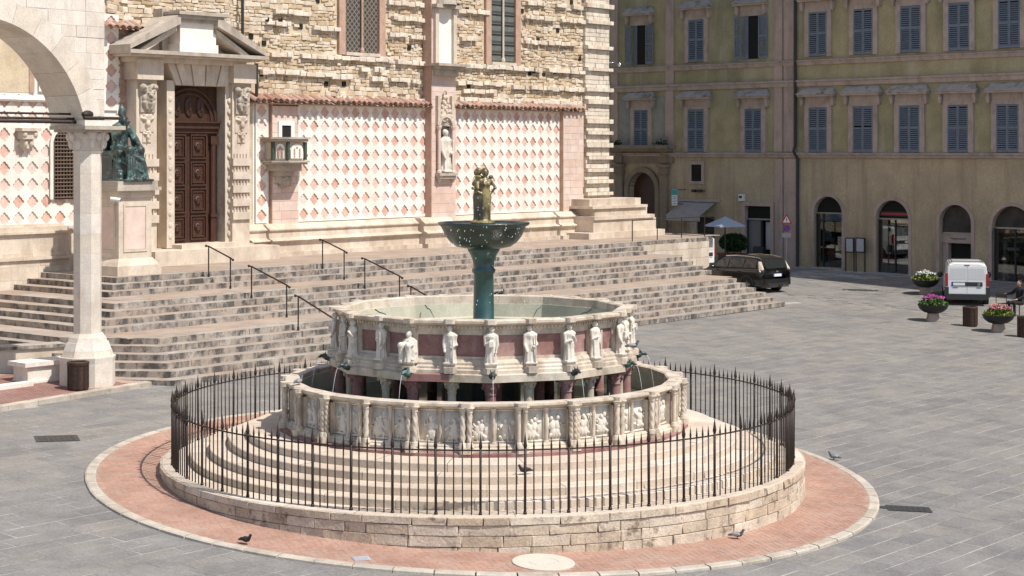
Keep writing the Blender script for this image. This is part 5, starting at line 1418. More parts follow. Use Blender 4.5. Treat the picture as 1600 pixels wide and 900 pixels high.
        MB().box(-r, r, .62, .64, 0, zt - zb).build('interior', M['shade_in'], s)
        H = zt - zb; zt2 = (zs - zb) + .02
        bar = zt2 * (.985 if k != 2 else .80)
        poly = [(-r + .02, bar + .08), (r - .02, bar + .08)] + [((r - .02) * math.cos(math.pi * i / m), max(bar + .09, zs - zb + (r - .02) * math.sin(math.pi * i / m))) for i in range(1, m)]
        MB().face(poly, .24, .26).build('fanlight', M['dark'] if k < 2 else M['shade_in'], s)
        MB().box(-r, r, .17, .25, bar, bar + .07).build('transom', M['steel'], s)
        if k == 2:                                           # open doorway with a name board
            MB().box(-r, r, .2, .24, bar - .42, bar - .002).build('name_board', M['trim'], s)
            MB().box(-r + .02, -r + .3, .24, .5, 0, bar - .43).build('side_panel', M['pil'], s); MB().box(-r + .3, r, .5, .52, 0, bar - .43).build('dark_doorway', M['dark'], s)
            scribble(-.42, .42, bar - .22, .2 - .008, s)
        else:
            MB().box(-r, r, .24, .255, .0, bar).build('shop_glass', M['win'], s)
            for x in (-r, 0 if k else -r * .55, r - .05): MB().box(x, x + .05, .19, .239, 0, bar).build('mullion', M['grill'], s)
            rd = random.Random(50 + k)
            for q in range(3): MB().box(-r + .1, r - .1, .40, .58, .55 + q * .62, .58 + q * .62).build('shelf', M['wood'], s)
            for q in range(22):
                x = rd.uniform(-r + .15, r - .25); lv = rd.randrange(4); z0 = .0 if lv == 0 else .58 + (lv - 1) * .62; hh = rd.uniform(.12, .42); mt = [M['tealbag'], M['travertine'], M['terra'], M['marble'], M['awn'], M['wood'], M['trim'], M['sign_r']][rd.randrange(8 if k else 7)]
                MB().lathe([(.001, z0), (.09, z0), (rd.uniform(.04, .12), z0 + hh * .6), (.05, z0 + hh), (.001, z0 + hh)], 8, c=(x, .46)).build('goods', mt, s)
            if k == 0: MB().box(-r + .08, -r + .7, .30, .38, .0, .55).build('window_display', M['tealbag'], s); MB().box(-r + .35, -.05, .36, .38, 1.25, bar - .12).build('poster', M['paper'], s)
            if k == 1: MB().box(-r + .1, -.1, .30, .38, .55, .95).build('window_display', M['sign_r'], s); MB().box(-r + .15, -.15, .3, .32, bar - .42, bar - .2).build('poster', M['paper'], s)
            if k == 3: MB().lathe([(.16, .1), (.13, 1.0), (.2, 1.05), (.1, 1.3), (.13, 1.7), (.08, 1.9)], 12, c=(-r + .45, .4)).build('bust_stand', M['marble'], s); MB().box(-r + .6, .15, .3, .36, bar * .60, bar * .66).build('lamp_box', M['sign_w'], s)
            if k == 1:
                MB().box(-r + .08, r - .08, .19, .239, bar + .16, bar + .38).build('shop_sign', M['grill'], s)
                MB().box(-r + .16, r - .16, .184, .189, bar + .22, bar + .32).build('red_lettering_band', M['sign_r'], s)
        MB().box(-r - .12, r + .12, -.12, .2, -.12, -.002).build('threshold', M['trim'], s)
        k += 1
    # plain shop doorway and awning shop
    a, b, zt, zb = GU(1165), GU(1205), GZ(1185, 322), GZ(1185, 412); s = empty('shopfront', ((a + b) / 2, 0, zb), parent=PAL); hw = (b - a) / 2; H = zt - zb
    for x in (-hw - .2, hw): MB().box(x, x + .2, -.08, .1, 0, H + .2).build('frame', M['pil'], s)
    MB().box(-hw, hw, -.08, .1, H, H + .2).build('frame', M['pil'], s)
    MB().box(-hw, hw, .2, .25, H - .62, H).build('fanlight', M['dark'], s); MB().box(-hw, hw, .12, .2, H - .7, H - .62).build('transom', M['steel'], s)
    MB().box(-hw, hw * .1, .2, .22, .1, H - .72).build('shop_glass', plain('pale shop window', (.16, .16, .165), .2), s); MB().box(hw * .1, hw, .5, .52, .0, H - .72).build('interior', M['shade_in'], s)
    MB().box(hw * .2, hw * .55, .4, .45, .7, H - .8).build('window_display', M['sign_w'], s); MB().box(-hw * .35, hw * .4, -.05, .2, .0, .85).build('display_rack', M['grill'], s)
    MB().box(-hw - .01, -hw + .05, .1, .24, 0, H - .7).build('mullion', M['grill'], s); MB().box(hw * .08, hw * .16, .1, .24, 0, H - .7).build('mullion', M['grill'], s)
    a, b, zt, zb = GU(1068), GU(1116), GZ(1090, 338), GZ(1090, 408); s = empty('awning_shop', ((a + b) / 2, 0, zb), parent=PAL); hw = (b - a) / 2; H = zt - zb
    MB().box(-hw, hw, .3, .35, 0, H).build('interior', M['shade_in'], s); MB().box(-hw, -hw * .3, .2, .28, .9, H - .3).build('window_display', M['travertine'], s)
    aw = MB(); aw.add([(-hw - .1, -.02, H + .75), (hw + .1, -.02, H + .75), (hw + .1, -1.25, H + .1), (-hw - .1, -1.25, H + .1), (-hw - .1, -1.26, H - .2), (hw + .1, -1.26, H - .2), (-hw - .1, -.02, H + .73), (hw + .1, -.02, H + .73)], [(0, 1, 2, 3), (3, 2, 5, 4), (0, 3, 6), (1, 7, 2)])
    aw.build('awning', M['awn'], s)
    MB().box(-hw - .3, hw + .4, -.12, 0, H + .76, H + .9).build('awning_case', M['awn'], s)
    for x in (-hw - .08, hw + .08): MB().tube([(x, -.02, H - .1), (x, -1.24, H + .1)], .02, 5).build('awning_arm', M['steel'], s)
    # vent window, lamps and boxes
    a, b = GU(1081), GU(1097); zt, zb = GZ(1089, 257), GZ(1089, 283)
    v = empty('vent_window', ((a + b) / 2, 0, zb), parent=PAL); hw, H = (b - a) / 2, zt - zb
    MB().box(-hw, hw, -.01, .0, 0, H).build('opening', M['dark'], v); f = MB()
    for (x0, x1, z0, z1) in ((-hw - .16, -hw, -.14, H + .16), (hw, hw + .16, -.14, H + .16), (-hw, hw, H, H + .16), (-hw, hw, -.14, 0)): f.box(x0, x1, -.07, 0, z0, z1)
    f.build('frame', M['trim'], v); f = MB()
    for q in range(7): f.box(-hw, hw, -.05, -.015, .08 + q * H / 7, .1 + q * H / 7)
    f.build('grille_bars', M['iron'], v)
    # carved portal at the far end
    a, b = GU(984), GU(1026); zt, zb = GZ(1005, 269), GZ(1005, 400); s = empty('carved_portal', ((a + b) / 2, 0, zb), parent=PAL); hw = (b - a) / 2; H = zt - zb; r = hw
    st = stone('brown portal stone', [(.25, .195, .145)], 2, .2, dirt=(.16, .125, .09), damt=.6)
    pts = lambda rr_: [(rr_, 0)] + [(rr_ * math.cos(math.pi * i / 16), H - r + rr_ * math.sin(math.pi * i / 16)) for i in range(17)] + [(-rr_, 0)]
    po, pi_ = pts(r + .28), pts(r); q = len(po); vs = [(x, -.16, z) for x, z in po] + [(x, -.16, z) for x, z in pi_] + [(x, .3, z) for x, z in pi_] + [(x, 0, z) for x, z in po]; fs = []
    for i in range(q - 1): fs += [(i, i + 1, q + i + 1, q + i), (q + i, q + i + 1, 2 * q + i + 1, 2 * q + i), (3 * q + i, 3 * q + i + 1, i + 1, i)]
    MB().add(vs, fs).build('archivolt', st, s)
    for sg in (-1, 1):
        x = sg * (hw + .62); MB().box(x - .24, x + .24, -.22, 0, 0, H * .98).build('pilaster', st, s)
        MB().box(x - .32, x + .32, -.3, 0, H * .98, H * .98 + .1).box(x - .28, x + .28, -.26, 0, H * .98 + .1, H * .98 + .36).box(x - .38, x + .38, -.38, 0, H * .98 + .36, H * .98 + .5).build('capital', st, s)
        MB().box(x - .22, x + .22, -.2, 0, H + .5 - .02, H + 1.25).build('bracket', st, s)
    MB().box(-hw - 1.2, hw + 1.2, -.12, -.0, H + .48, H + 1.2).build('entablature', st, s)
    MB().box(-hw - 1.3, hw + 1.3, -.75, 0, H + 1.25, H + 1.42).box(-hw - 1.2, hw + 1.2, -.55, 0, H + 1.1, H + 1.249).build('balcony_slab', st, s)
    MB().box(-hw, hw, .34, .36, 0, H).build('door', M['wood'], s); MB().box(0, hw * .8, .30, .335, 0, H * .42).build('wicket', M['dark'], s)
    rr2 = random.Random(2); pb = MB()
    for q in range(160):
        x = rr2.choice((-hw - .6, hw + .7)) + rr2.gauss(0, .25); pb.ell((x, -.45 + rr2.gauss(0, .08), H + 1.45 + abs(rr2.gauss(0, .12))), (.05, .05, .03), 4, 3, rr2.random())
    pb.build('weeds', M['hedge'], s, kind='stuff')
    # small plates by the portal
    for y0, y1 in ((334, 352), (355, 368), (372, 390)): MB().box(GU(1039), GU(1049), -.06, -.0, GZ(1044, y1), GZ(1044, y0)).build('wall_plate', M['trim'], PAL)
def scribble(x0, x1, z, y, parent):                       # faint script, too small to read in the photograph
    rr = random.Random(6); pts = []
    for i in range(46):
        q = i / 45.; pts.append((x0 + (x1 - x0) * q + .02 * math.cos(i * 1.9), y, z + .05 * math.sin(i * 1.5) * rr.uniform(.5, 1.2) + (.06 if i < 4 else 0)))
    MB().tube(pts, .007, 4).build('script_sign', M['grill'], parent)
palace()

# ------------------------------------------------------------------ things on and by the palace front
def on_front(x, y, wv=0.): u = GU(x, wv); X, Y = GW(u, wv); return (X, Y, GZ(x, y, wv))
def pharmacy_sign():
    o = empty('hanging_sign', on_front(1054, 322, .9), GB_ROT, 'teal and white hanging sign on the wall beside the carved portal', 'sign')
    h = GZ(1054, 294, .9) - GZ(1054, 322, .9)
    MB().box(-.17, .17, -.04, .04, 0, h).build('sign_box', M['grill'], o, rot=rad(40))
    MB().box(-.15, .15, -.046, -.041, .03, h - .03).build('sign_face', M['sign_w'], o, rot=rad(40))
    MB().box(-.14, .14, -.05, -.047, h * .62, h - .05).build('emblem', M['teal'], o, rot=rad(40))
    for q in (.12, .26, .40, .5): MB().box(-.10, .10, -.05, -.047, h * q, h * q + .035).build('text_line', M['teal'], o, rot=rad(40))
    MB().tube([(0, 0, h * .9), (.0, .95, h * .9)], .02, 5).tube([(0, 0, .1), (0, .95, .1)], .02, 5).build('bracket', M['iron'], o, rot=0)
pharmacy_sign()
def umbrella():
    p = Vector(on_front(1133, 402, 4.2)); p.z = ground(p.x, p.y)
    o = empty('parasol', p, rad(25), 'pale blue grey cafe parasol beside the potted hedge', 'parasol')
    h = CAMZ - (352 - YH) / F * p.y - p.z
    MB().tube([(0, 0, 0), (0, 0, h + .35)], .03, 8).build('pole', M['grill'], o)
    s = .70; mb = MB(); mb.add([(-s, -s, h), (s, -s, h), (s, s, h), (-s, s, h), (0, 0, h + .42), (-s, -s, h - .06), (s, -s, h - .06), (s, s, h - .06), (-s, s, h - .06)], [(0, 1, 4), (1, 2, 4), (2, 3, 4), (3, 0, 4), (0, 5, 6, 1), (1, 6, 7, 2), (2, 7, 8, 3), (3, 8, 5, 0)])
    mb.build('canopy', M['canvas'], o)
    rb = MB()
    for x, y in ((-s, -s), (s, -s), (s, s), (-s, s)): rb.tube([(0, 0, h + .38), (x, y, h - .01)], .012, 4)
    rb.build('ribs', M['grill'], o); MB().lathe([(.3, 0), (.3, .06), (.05, .1)], 16).build('foot', M['grill'], o)
umbrella()
def leaves(name, mat, parent, n, c, r, sz, seed, squash=1.):
    rr = random.Random(seed); mb = MB()
    for i in range(n):
        while True:
            v = Vector((rr.uniform(-1, 1), rr.uniform(-1, 1), rr.uniform(-1, 1)))
            if .35 < v.length < 1: break
        p = Vector((c[0] + v.x * r[0], c[1] + v.y * r[1], c[2] + v.z * r[2])); q = Euler((rr.uniform(-1.2, 1.2), rr.uniform(-1.2, 1.2), rr.uniform(0, 6.3))).to_matrix().to_4x4()
        s = sz * rr.uniform(.6, 1.3); T = Matrix.Translation(p) @ q
        mb.add([(-s, 0, 0), (0, -s * .5, s * .12), (s, 0, 0), (0, s * .5, s * .12)], [(0, 1, 2, 3)], rr.random(), T)
    return mb.build(name, mat, parent, kind='stuff')
def hedge():
    p = Vector(on_front(1147, 415, 3.2)); p.z = ground(p.x, p.y)
    o = empty('potted_hedge', p, GB_ROT, 'dense dark green hedge in a terracotta trough outside the cafe', 'plant')
    top = CAMZ - (367 - YH) / F * p.y - p.z
    MB().prism([(-.75, -.28), (.75, -.28), (.75, .28), (-.75, .28)], 0, .55).prism([(-.8, -.32), (.8, -.32), (.8, .32), (-.8, .32)], .55, .62).build('trough', M['terra'], o)
    for x in (-.4, 0, .4): MB().tube([(x, 0, .5), (x * 1.1, 0, top - .5)], [.04, .02], 6).build('stem', M['wood'], o)
    leaves('foliage', M['hedge'], o, 2600, (0, 0, (top + .75) / 2), (.85, .45, (top - .6) / 2), .085, 4)
hedge()
def signpost():
    p = G(1229, 428); p.z = ground(p.x, p.y)
    o = empty('sign_post', p, rad(-8), 'steel post with red triangle warning sign above a no-parking disc', 'road sign')
    def z_(y): return CAMZ - (y - YH) / F * p.y - p.z
    MB().tube([(0, .03, 0), (0, .03, z_(334))], .032, 8).build('pole', M['steel'], o)
    a = .37; zt, zb = z_(334), z_(349.5); h = zt - zb; hw = h / 1.73
    MB().face([(-hw, zb), (hw, zb), (0, zt)], -.012, .0).build('warning_triangle', M['sign_r'], o)
    MB().face([(-hw * .64, zb + h * .12), (hw * .64, zb + h * .12), (0, zb + h * .76)], -.016, -.0125).build('triangle_face', M['sign_w'], o)
    MB().box(-.02, .02, -.019, -.0165, zb + h * .3, zb + h * .56).box(-.02, .02, -.019, -.0165, zb + h * .18, zb + h * .25).build('pictogram', M['dark'], o)
    zc = z_(356.5); r = z_(350.5) - zc
    def disc(r, y0, y1, name, m):
        MB().face([(r * math.cos(2 * math.pi * i / 28), zc + r * math.sin(2 * math.pi * i / 28)) for i in range(28)], y0, y1).build(name, m, o)
    disc(r, -.012, 0, 'prohibition_disc', M['sign_r']); disc(r * .74, -.016, -.0125, 'disc_face', M['sign_b'])
    MB().box(-r * .72, r * .72, -.02, -.0165, -r * .1, r * .1, .5, Matrix.Translation((0, 0, zc)) @ Matrix.Rotation(rad(45), 4, 'Y')).build('slash', M['sign_r'], o)
    MB().box(-.2, .2, -.012, 0, z_(371), z_(364)).build('text_plate', M['steel'], o)
signpost()
def boards():
    for (xa, xb), lab in zip(((1321, 1335), (1337, 1352)), ('left of two framed notice boards on legs between the shop arches', 'right of two framed notice boards on legs between the shop arches')):
        a, b = GU(xa, .35), GU(xb, .35); X, Y = GW((a + b) / 2, .35); gz = ground(X, Y)
        o = empty('notice_board', (X, Y, gz), GB_ROT, lab, 'notice board', 'notice boards by the shop'); hw = (b - a) / 2 - .02
        zt = CAMZ - (373 - YH) / F * Y - gz; zb = CAMZ - (393 - YH) / F * Y - gz
        for s in (-1, 1): MB().box(s * hw - .022, s * hw + .022, -.02, .02, 0, zt + .04).build('leg', M['iron'], o)
        MB().box(-hw + .02, hw - .02, -.03, .015, zb - .05, zt + .05).build('case', M['iron'], o); MB().box(-hw + .05, hw - .05, -.036, -.031, zb, zt).build('notice', M['paper'], o)
boards()
def cabinet():
    o = empty('wall_box', on_front(1157, 314, .2), GB_ROT, 'small white alarm box on the wall above the shop doorway', 'alarm box')
    MB().box(-.14, .14, -.0, .2, 0, .34).build('case', M['sign_w'], o); MB().box(-.09, .09, -.015, -.001, .14, .26).build('grille', M['grill'], o)
    o = empty('flood_lamp', on_front(1090, 299, .25), GB_ROT, 'pair of dark floodlights under the vent window', 'lamp')
    for s in (-1, 1): MB().box(s * .2 - .1, s * .2 + .1, -.15, .05, -.05, .1).build('lamp_head', M['grill'], o)
    MB().box(-.3, .3, .05, .24, .0, .04).build('bracket', M['grill'], o)
cabinet()
# ------------------------------------------------------------------ pope statue and other things by the stairs
PED = (U(183, 4.17), 4.17)
def pedestal():
    u, wv = -10.3 + .85, 4.17 - .85; X, Y = CW(u, wv)
    o = empty('statue_pedestal', (X, Y, ZL), CH_ROT, 'tall square stone pedestal carrying the bronze seated figure', 'pedestal')
    H = 2.92
    def sq(r, z0, z1, name, m=M['portal'], r2=None): MB().lathe([(.001, z0), (r * 1.4142, z0), ((r2 or r) * 1.4142, z1), (.001, z1)], 4, a0=rad(45), a1=rad(405)).build(name, m, o)
    sq(.86, 0, .30, 'base'); sq(.80, .301, .42, 'base_moulding', r2=.74); sq(.73, .421, .52, 'base_moulding', r2=.66)
    sq(.64, .521, 2.40, 'shaft')
    for a in (0, -90):
        T = Matrix.Rotation(rad(a), 4, 'Z'); f = MB()
        for (x0, x1, z0, z1) in ((-.46, .46, 2.13, 2.2), (-.46, .46, .72, .79), (-.46, -.4, .79, 2.13), (.4, .46, .79, 2.13)): f.box(x0, x1, -.665, -.63, z0, z1, .5, T)
        f.build('panel_frame', M['portal'], o); MB().box(-.39, .39, -.648, -.641, .8, 2.12, .5, T).build('panel', M['pinkblock'], o)
    sq(.67, 2.401, 2.48, 'moulding', r2=.70); sq(.72, 2.481, 2.62, 'cornice'); sq(.86, 2.621, 2.73, 'cornice', M['slate']); sq(.78, 2.731, H, 'top_block', M['slate'])
    s = put('bronze_pope', POPE, M['bronze_p'], None, loc=(X, Y, ZL + H), rot=CH_ROT)
    s.scale = (.95, .86, .96); tag(s, 'dark green bronze seated figure in tiara raising one hand', 'statue')
    # camera on a bracket fixed to the near corner
    Xc, Yc = CW(-10.32, 3.9); c = empty('security_camera', (Xc, Yc, CAMZ - (320 - YH) / F * Yc), CH_ROT, 'white security camera on a bracket on the statue pedestal', 'camera')
    MB().tube([(.25, .1, .0), (-.0, -.2, .0), (-.0, -.2, .13)], .02, 6).build('bracket', M['steel'], c)
    mb = MB(); mb.tube([(-.13, -.12, .19), (.08, -.34, .15)], .065, 10); mb.build('housing', M['sign_w'], c, smooth=False)
    MB().tube([(.081, -.341, .15), (.087, -.347, .149)], .05, 10).build('lens', M['dark'], c)
pedestal()
def handrails():
    def rail(x1, w1, k1, x2, w2, k2, lab):
        u1, u2 = U(x1, w1), U(x2, w2); um = (u1 + u2) / 2; z1, z2 = row_z(k1), row_z(k2); X, Y = CW(u1, w1)
        o = empty('handrail', (X, Y, z1), CH_ROT, lab, 'handrail', 'iron handrails on the stairs'); h = .98
        dy, dz = -(w2 - w1), z2 - z1; du = 0.
        for (y, zb, t) in ((0, 0, h), (dy, dz, dz + h)):
            MB().tube([(du if y else 0, y, zb - .02), (du if y else 0, y, t)], .021, 6).tube([(du if y else 0, y, zb - .01), (du if y else 0, y, zb + .1)], .034, 6).build('post', M['iron'], o)
        e = .12; q = dz / dy
        MB().tube([(0, e, h - e * -q * 0 + .01), (0, 0, h), (du, dy, dz + h), (du, dy - e, dz + h - .06)], .024, 6).ell((0, e, h + .01), .042, 8, 6).ell((du, dy - e, dz + h - .06), .042, 8, 6).build('top_rail', M['iron'], o)
    rail(326, 4.72, 1, 355, 5.75, 3, 'iron handrail nearest the cathedral door at the top of the stairs')
    rail(393, 7.45, 4, 432, 9.0, 7, 'iron handrail on the middle flight, below the door')
    rail(466, 10.8, 8, 516, 12.5, 12, 'iron handrail on the lowest flight, left of the upper basin')
    rail(504, 4.72, 1, 533, 5.75, 3, 'iron handrail on the top flight, right of the pulpit')
    rail(570, 7.45, 4, 609, 9.0, 7, 'iron handrail on the middle flight just above the basin rim')
    rail(642, 10.8, 8, 690, 12.5, 12, 'iron handrail mostly hidden behind the upper basin')
    # railing on the terrace end
    X, Y = CW(U(988, 4.25), 4.25); o = empty('terrace_railing', (X, Y, ZL), CH_ROT, 'thin iron railing along the right end of the terrace', 'railing')
    us = [0] + [U(x, 4.25) - U(988, 4.25) for x in (1027, 1065, 1101)]
    for u in us: MB().tube([(u, 0, 0), (u, 0, .9)], .024, 6).build('post', M['iron'], o)
    MB().tube([(us[0], 0, .9), (us[-1], 0, .9)], .016, 5).build('rail', M['iron'], o)
handrails()

# ------------------------------------------------------------------ raised red pavement, bench and low step by the loggia
def red_pavement():
    A, B = KERB_A, KERB_B
    far = [(B.x - .9, B.y + .8), CW(-17.9, 9.), CW(-30, 9.)]
    pts = [(A.x, A.y), (B.x, B.y)] + far; mb = MB(); n = len(pts)
    vs = [(x, y, ground(x, y) + .09) for x, y in pts]; mb.add(vs, [tuple(range(n))]); mb.add(vs + [(x, y, z - .2) for x, y, z in vs], [(i, (i + 1) % n, n + (i + 1) % n, n + i) for i in range(n)])
    pv = tag(mb.build('red_pavement', M['ringjoint']), kind='structure')
    # bricks, the near ones as pieces
    items = []; e = (B - A).normalized(); ang = math.atan2(e.y, e.x)
    for i in range(190):
        for j in range(60):
            p = A + e * (i * .125 + (.06 if j % 2 else 0)); X, Y = p.x - e.y * (.16 + j * .125), p.y + e.x * (.16 + j * .125)
            sx, sy = px((X, Y, ground(X, Y)))
            if sx < -20 or sx > 232: continue
            rel = (X - W0[0], Y - W0[1]); u = rel[0] * DU[0] + rel[1] * DU[1]; wv = rel[0] * MU[0] + rel[1] * MU[1]
            if wv < 9.2 or (u > -16.3 and wv < 12.95) or u > -14.9: continue
            if (B - A).x * (Y - A.y) - (B - A).y * (X - A.x) < 0: continue
            items.append((GM(X, Y, ang, .058, .058, .02, .078), R.random()))
    pieces('paver', items, stone('dark red paver', [(.23, .12, .10), (.27, .145, .12), (.25, .15, .13)], 2, .2, dirt=(.30, .22, .19), damt=.5, dscale=1), pv, [cham(.05)], 300, size=lambda it: -it[0][1][3], stuff_name='paver_field')
    L_ = (B - A).length; q = 0
    while q < L_ - .05:
        Ln = min(R.uniform(.7, 1.3), L_ - q); p = A + e * (q + Ln / 2)
        put('kerb_stone', KB[0], None, pv, mw=GM(p.x, p.y, ang, Ln / 2 - .004, .11, .1, .02), tint=R.random()); q += Ln
KB = []
me_ = bpy.data.meshes.new('kerb_stone'); me_.from_pydata(*[cham(.06)[0], [], cham(.06)[1]]); me_.materials.append(M['kerb']); KB.append(me_)
red_pavement()
def bench():
    p1, p2 = G(48, 605), G(120, 597); m = (p1 + p2) / 2; ang = math.atan2(p2.y - p1.y, p2.x - p1.x); Ln = (p2 - p1).length
    o = empty('stone_bench', (m.x, m.y, ground(m.x, m.y) + .09), ang, 'pale stone bench block beside the loggia column', 'bench')
    MB().box(-Ln / 2 - .1, Ln / 2 + .1, -.02, .62, 0, .42).build('block', M['loggia'], o); MB().box(-Ln / 2 - .22, Ln / 2 + .1, -.10, .70, .421, .53).build('seat_slab', M['loggia'], o)
    MB().box(-Ln / 2 - .14, Ln / 2 + .1, -.08, .62, -.05, .06).build('foot', M['loggia'], o)
    # long low stone seat running off to the left
    a, b = G(-40, 590), G(95, 583); m = (a + b) / 2; ang = math.atan2(b.y - a.y, b.x - a.x); Ln = (b - a).length
    o = empty('stone_bench', (m.x, m.y + .5, ground(m.x, m.y)), ang, 'long low stone seat at the foot of the left stairs', 'stone seat')
    MB().box(-Ln / 2, Ln / 2, 0, .5, 0, .62).build('block', M['plinth'], o); MB().box(-Ln / 2, Ln / 2, -.06, .56, .621, .71).build('seat_slab', M['stair'], o)
    a, b = G(-60, 622), G(46, 608); m = (a + b) / 2; ang = math.atan2(b.y - a.y, b.x - a.x); Ln = (b - a).length
    o = tag(MB().box(-Ln / 2, Ln / 2, -.16, .16, 0, .17).build('stone_edging', M['loggia'], loc=(m.x, m.y, ground(m.x, m.y) + .02), rot=ang), 'low pale stone edging along the red pavement at far left', 'edging')
bench()

# ------------------------------------------------------------------ bins, bowls, covers
def bin_(x, y, h_px, lab, lift=0.):
    p = G(x, y); H = h_px / F * p.y; r = H * .36
    o = empty('litter_bin', (p.x, p.y, p.z + lift), R.uniform(0, 1), lab, 'litter bin', 'round rust brown litter bins')
    MB().lathe([(r * .92, 0), (r * .95, .02), (r, .05), (r, H - .06)], 24).build('drum', M['corten'], o)
    MB().lathe([(r * 1.05, H - .09), (r * 1.07, H - .02), (r * 1.0, H), (r * .8, H), (r * .78, H - .08), (.001, H - .09)], 24).build('rim', M['corten'], o)
    for i in range(10):
        a = 2 * math.pi * i / 10
        MB().box(-.028, .028, -r * 1.02 - .006, -r * .98, .06, H - .1, .5, Matrix.Rotation(a, 4, 'Z')).build('slat', M['iron'], o)
    for i in (3, 6): MB().lathe([(r * 1.012, H * i / 10), (r * 1.03, H * i / 10 + .012), (r * 1.012, H * i / 10 + .024)], 24).build('hoop', M['corten'], o)
bin_(122, 615.5, 45, 'rust brown litter bin beside the stone bench', .09)
bin_(1516, 510, 31, 'rust brown litter bin between two flower bowls')
bin_(1602, 527, 33, 'rust brown litter bin cut off by the right edge of the picture')
def bowl(x, y, hpx, lab, fl, lf, seed, tall=1.):
    p = G(x, y); s = hpx / F * p.y
    o = empty('flower_bowl', p, 0, lab, 'flower bowl', 'planter bowls with flowers')
    MB().prism([(-.22, -.22), (.22, -.22), (.22, .22), (-.22, .22)], 0, .05).lathe([(.30, .05), (.24, .3), (.001, .3)], 4, a0=rad(45), a1=rad(405)).build('pedestal', M['trim'], o)
    MB().lathe([(.15, .29), (.34, .34), (.5, .46), (.56, .6), (.58, .62), (.54, .62), (.45, .5), (.001, .48)], 28).build('bowl', M['pot'], o, smooth=True)
    leaves('foliage', lf, o, 420, (0, 0, .66), (.58, .5, .13), .065, seed); leaves('stems', M['leaf'], o, 300, (0, 0, .76), (.42, .4, .16), .06, seed + 1)
    rr = random.Random(seed); mb = MB()
    for k in range(58):
        a, r = rr.uniform(0, 6.28), math.sqrt(rr.random()) * .42; c = (r * math.cos(a), r * math.sin(a), .84 + .16 * (1 - r / .42) * tall + rr.uniform(-.03, .05)); t = rr.random()
        for q in range(5):
            b = q * 1.257; s_ = .042; T = Matrix.Translation(c) @ Euler((rr.uniform(-.6, .9), rr.uniform(-.6, .6), b)).to_matrix().to_4x4()
            mb.add([(0, 0, 0), (s_ * .6, s_ * .5, .012), (s_ * 1.5, 0, .0), (s_ * .6, -s_ * .5, .012)], [(0, 1, 2, 3)], t, T)
    mb.build('blossoms', fl, o, kind='stuff')
    return o
bowl(1446, 460, 30, 'planter bowl of white flowers left of the white van', M['fl_w'], M['leafy'], 11)
b_ = bowl(1458, 502, 32, 'planter bowl of magenta flowers in front of the van', M['fl_m'], M['leaf'], 22)
o_ = bowl(1560, 519, 35, 'planter bowl of red, pink and white flowers at the right edge', M['fl_r'], M['leafy'], 33)
def cover(x, y, hx, hy, ang, lab, rnd=False, dz=.012, mt='cast'):
    p = G(x, y); m = GM(p.x, p.y, ang, 1, 1, 1, dz)
    mb = MB()
    if rnd: mb.prism([(hx * math.cos(2 * math.pi * i / 20), hx * math.sin(2 * math.pi * i / 20)) for i in range(20)], 0, .006)
    else:
        mb.box(-hx, hx, -hy, hy, 0, .005)
        for i in range(7):
            for j in range(4): mb.box(-hx * .86 + i * hx * .25, -hx * .70 + i * hx * .25, -hy * .8 + j * hy * .42, -hy * .55 + j * hy * .42, .0051, .010)
    tag(mb.build('manhole_cover', M[mt], mw=m), lab, 'manhole cover')
cover(1420, 796, .42, .22, rad(-4), 'rectangular iron cover in the paving at lower right')
cover(1380, 794, .09, .09, 0, 'small round iron cap beside the rectangular cover', True)
cover(89, 686, .45, .32, rad(20), 'diamond shaped iron cover in the paving at far left')
cover(1345, 454, .9, .3, rad(-10), 'dark iron drain in the street near the shops')
cover(565, 878, .14, .12, rad(20), 'small grey square cover in the brick ring', dz=.052, mt='paper')

# ------------------------------------------------------------------ pigeons
def pigeon(p, rz, lab, dark=False, s=.8):
    o = empty('pigeon', p, rz, lab, 'pigeon', 'pigeons in the square'); o.scale = (s, s, s)
    put('body', BIRD, None, o)
    b = o.children[0]; b.data = BIRD
    if not BIRD.materials: BIRD.materials.append(M['pigeon'])
    b.material_slots[0].link = 'OBJECT'; b.material_slots[0].material = M['pigeon_d'] if dark else M['pigeon']
    for k in (-1, 1):
        MB().ell((k * .048, .03, .112), (.018, .11, .042), 10, 6).build('wing', M['pigeon_d'] if dark else M['pigeon_w'], o, smooth=True)
        MB().tube([(k * .02, 0, .06), (k * .022, -.005, 0), (k * .022, -.04, .003)], .006, 4).build('leg', M['sign_r'] if not dark else M['pigeon_d'], o)
p = G(384, 855); p.z += .05; pigeon(p, rad(55), 'black pigeon standing on the kerb at front left', True)
p = G(1303, 719); pigeon(p, rad(-120), 'grey pigeon walking on the paving right of the brick ring')
p = G(1152, 847); p.z += .05; pigeon(p, rad(70), 'grey pigeon on the brick ring below the low wall')
a_ = math.asin(.11); pigeon((FX + 5.0 * math.sin(.16), FY - 5.0 * math.cos(.16), .882), rad(-60), 'pigeon resting on the fountain steps behind the fence', True)
pigeon((FX + 3.02 * math.sin(rad(-26)) , FY - 3.08 * math.cos(rad(-26)), 2.39), rad(120), 'dark pigeon crouching on the ledge under the upper basin panels', True)
pigeon((FX + 3.1 * math.sin(rad(73)), FY - 3.1 * math.cos(rad(73)), 2.62), rad(90), 'blue grey pigeon at the right end of the upper basin')
pigeon((FX + 3.86 * math.sin(rad(-68)), FY - 3.86 * math.cos(rad(-68)), 1.985), rad(150), 'reddish grey pigeon on the rim of the lower basin at left')
for x, wv, kz, lab, dk in ((780, 8.95, 7, 'dark pigeon on the stairs right of the bronze stem', True),):
    u = U(x, wv); X, Y = CW(u, wv); pigeon((X, Y, row_z(kz)), rad(100), lab, dk, 1.1)
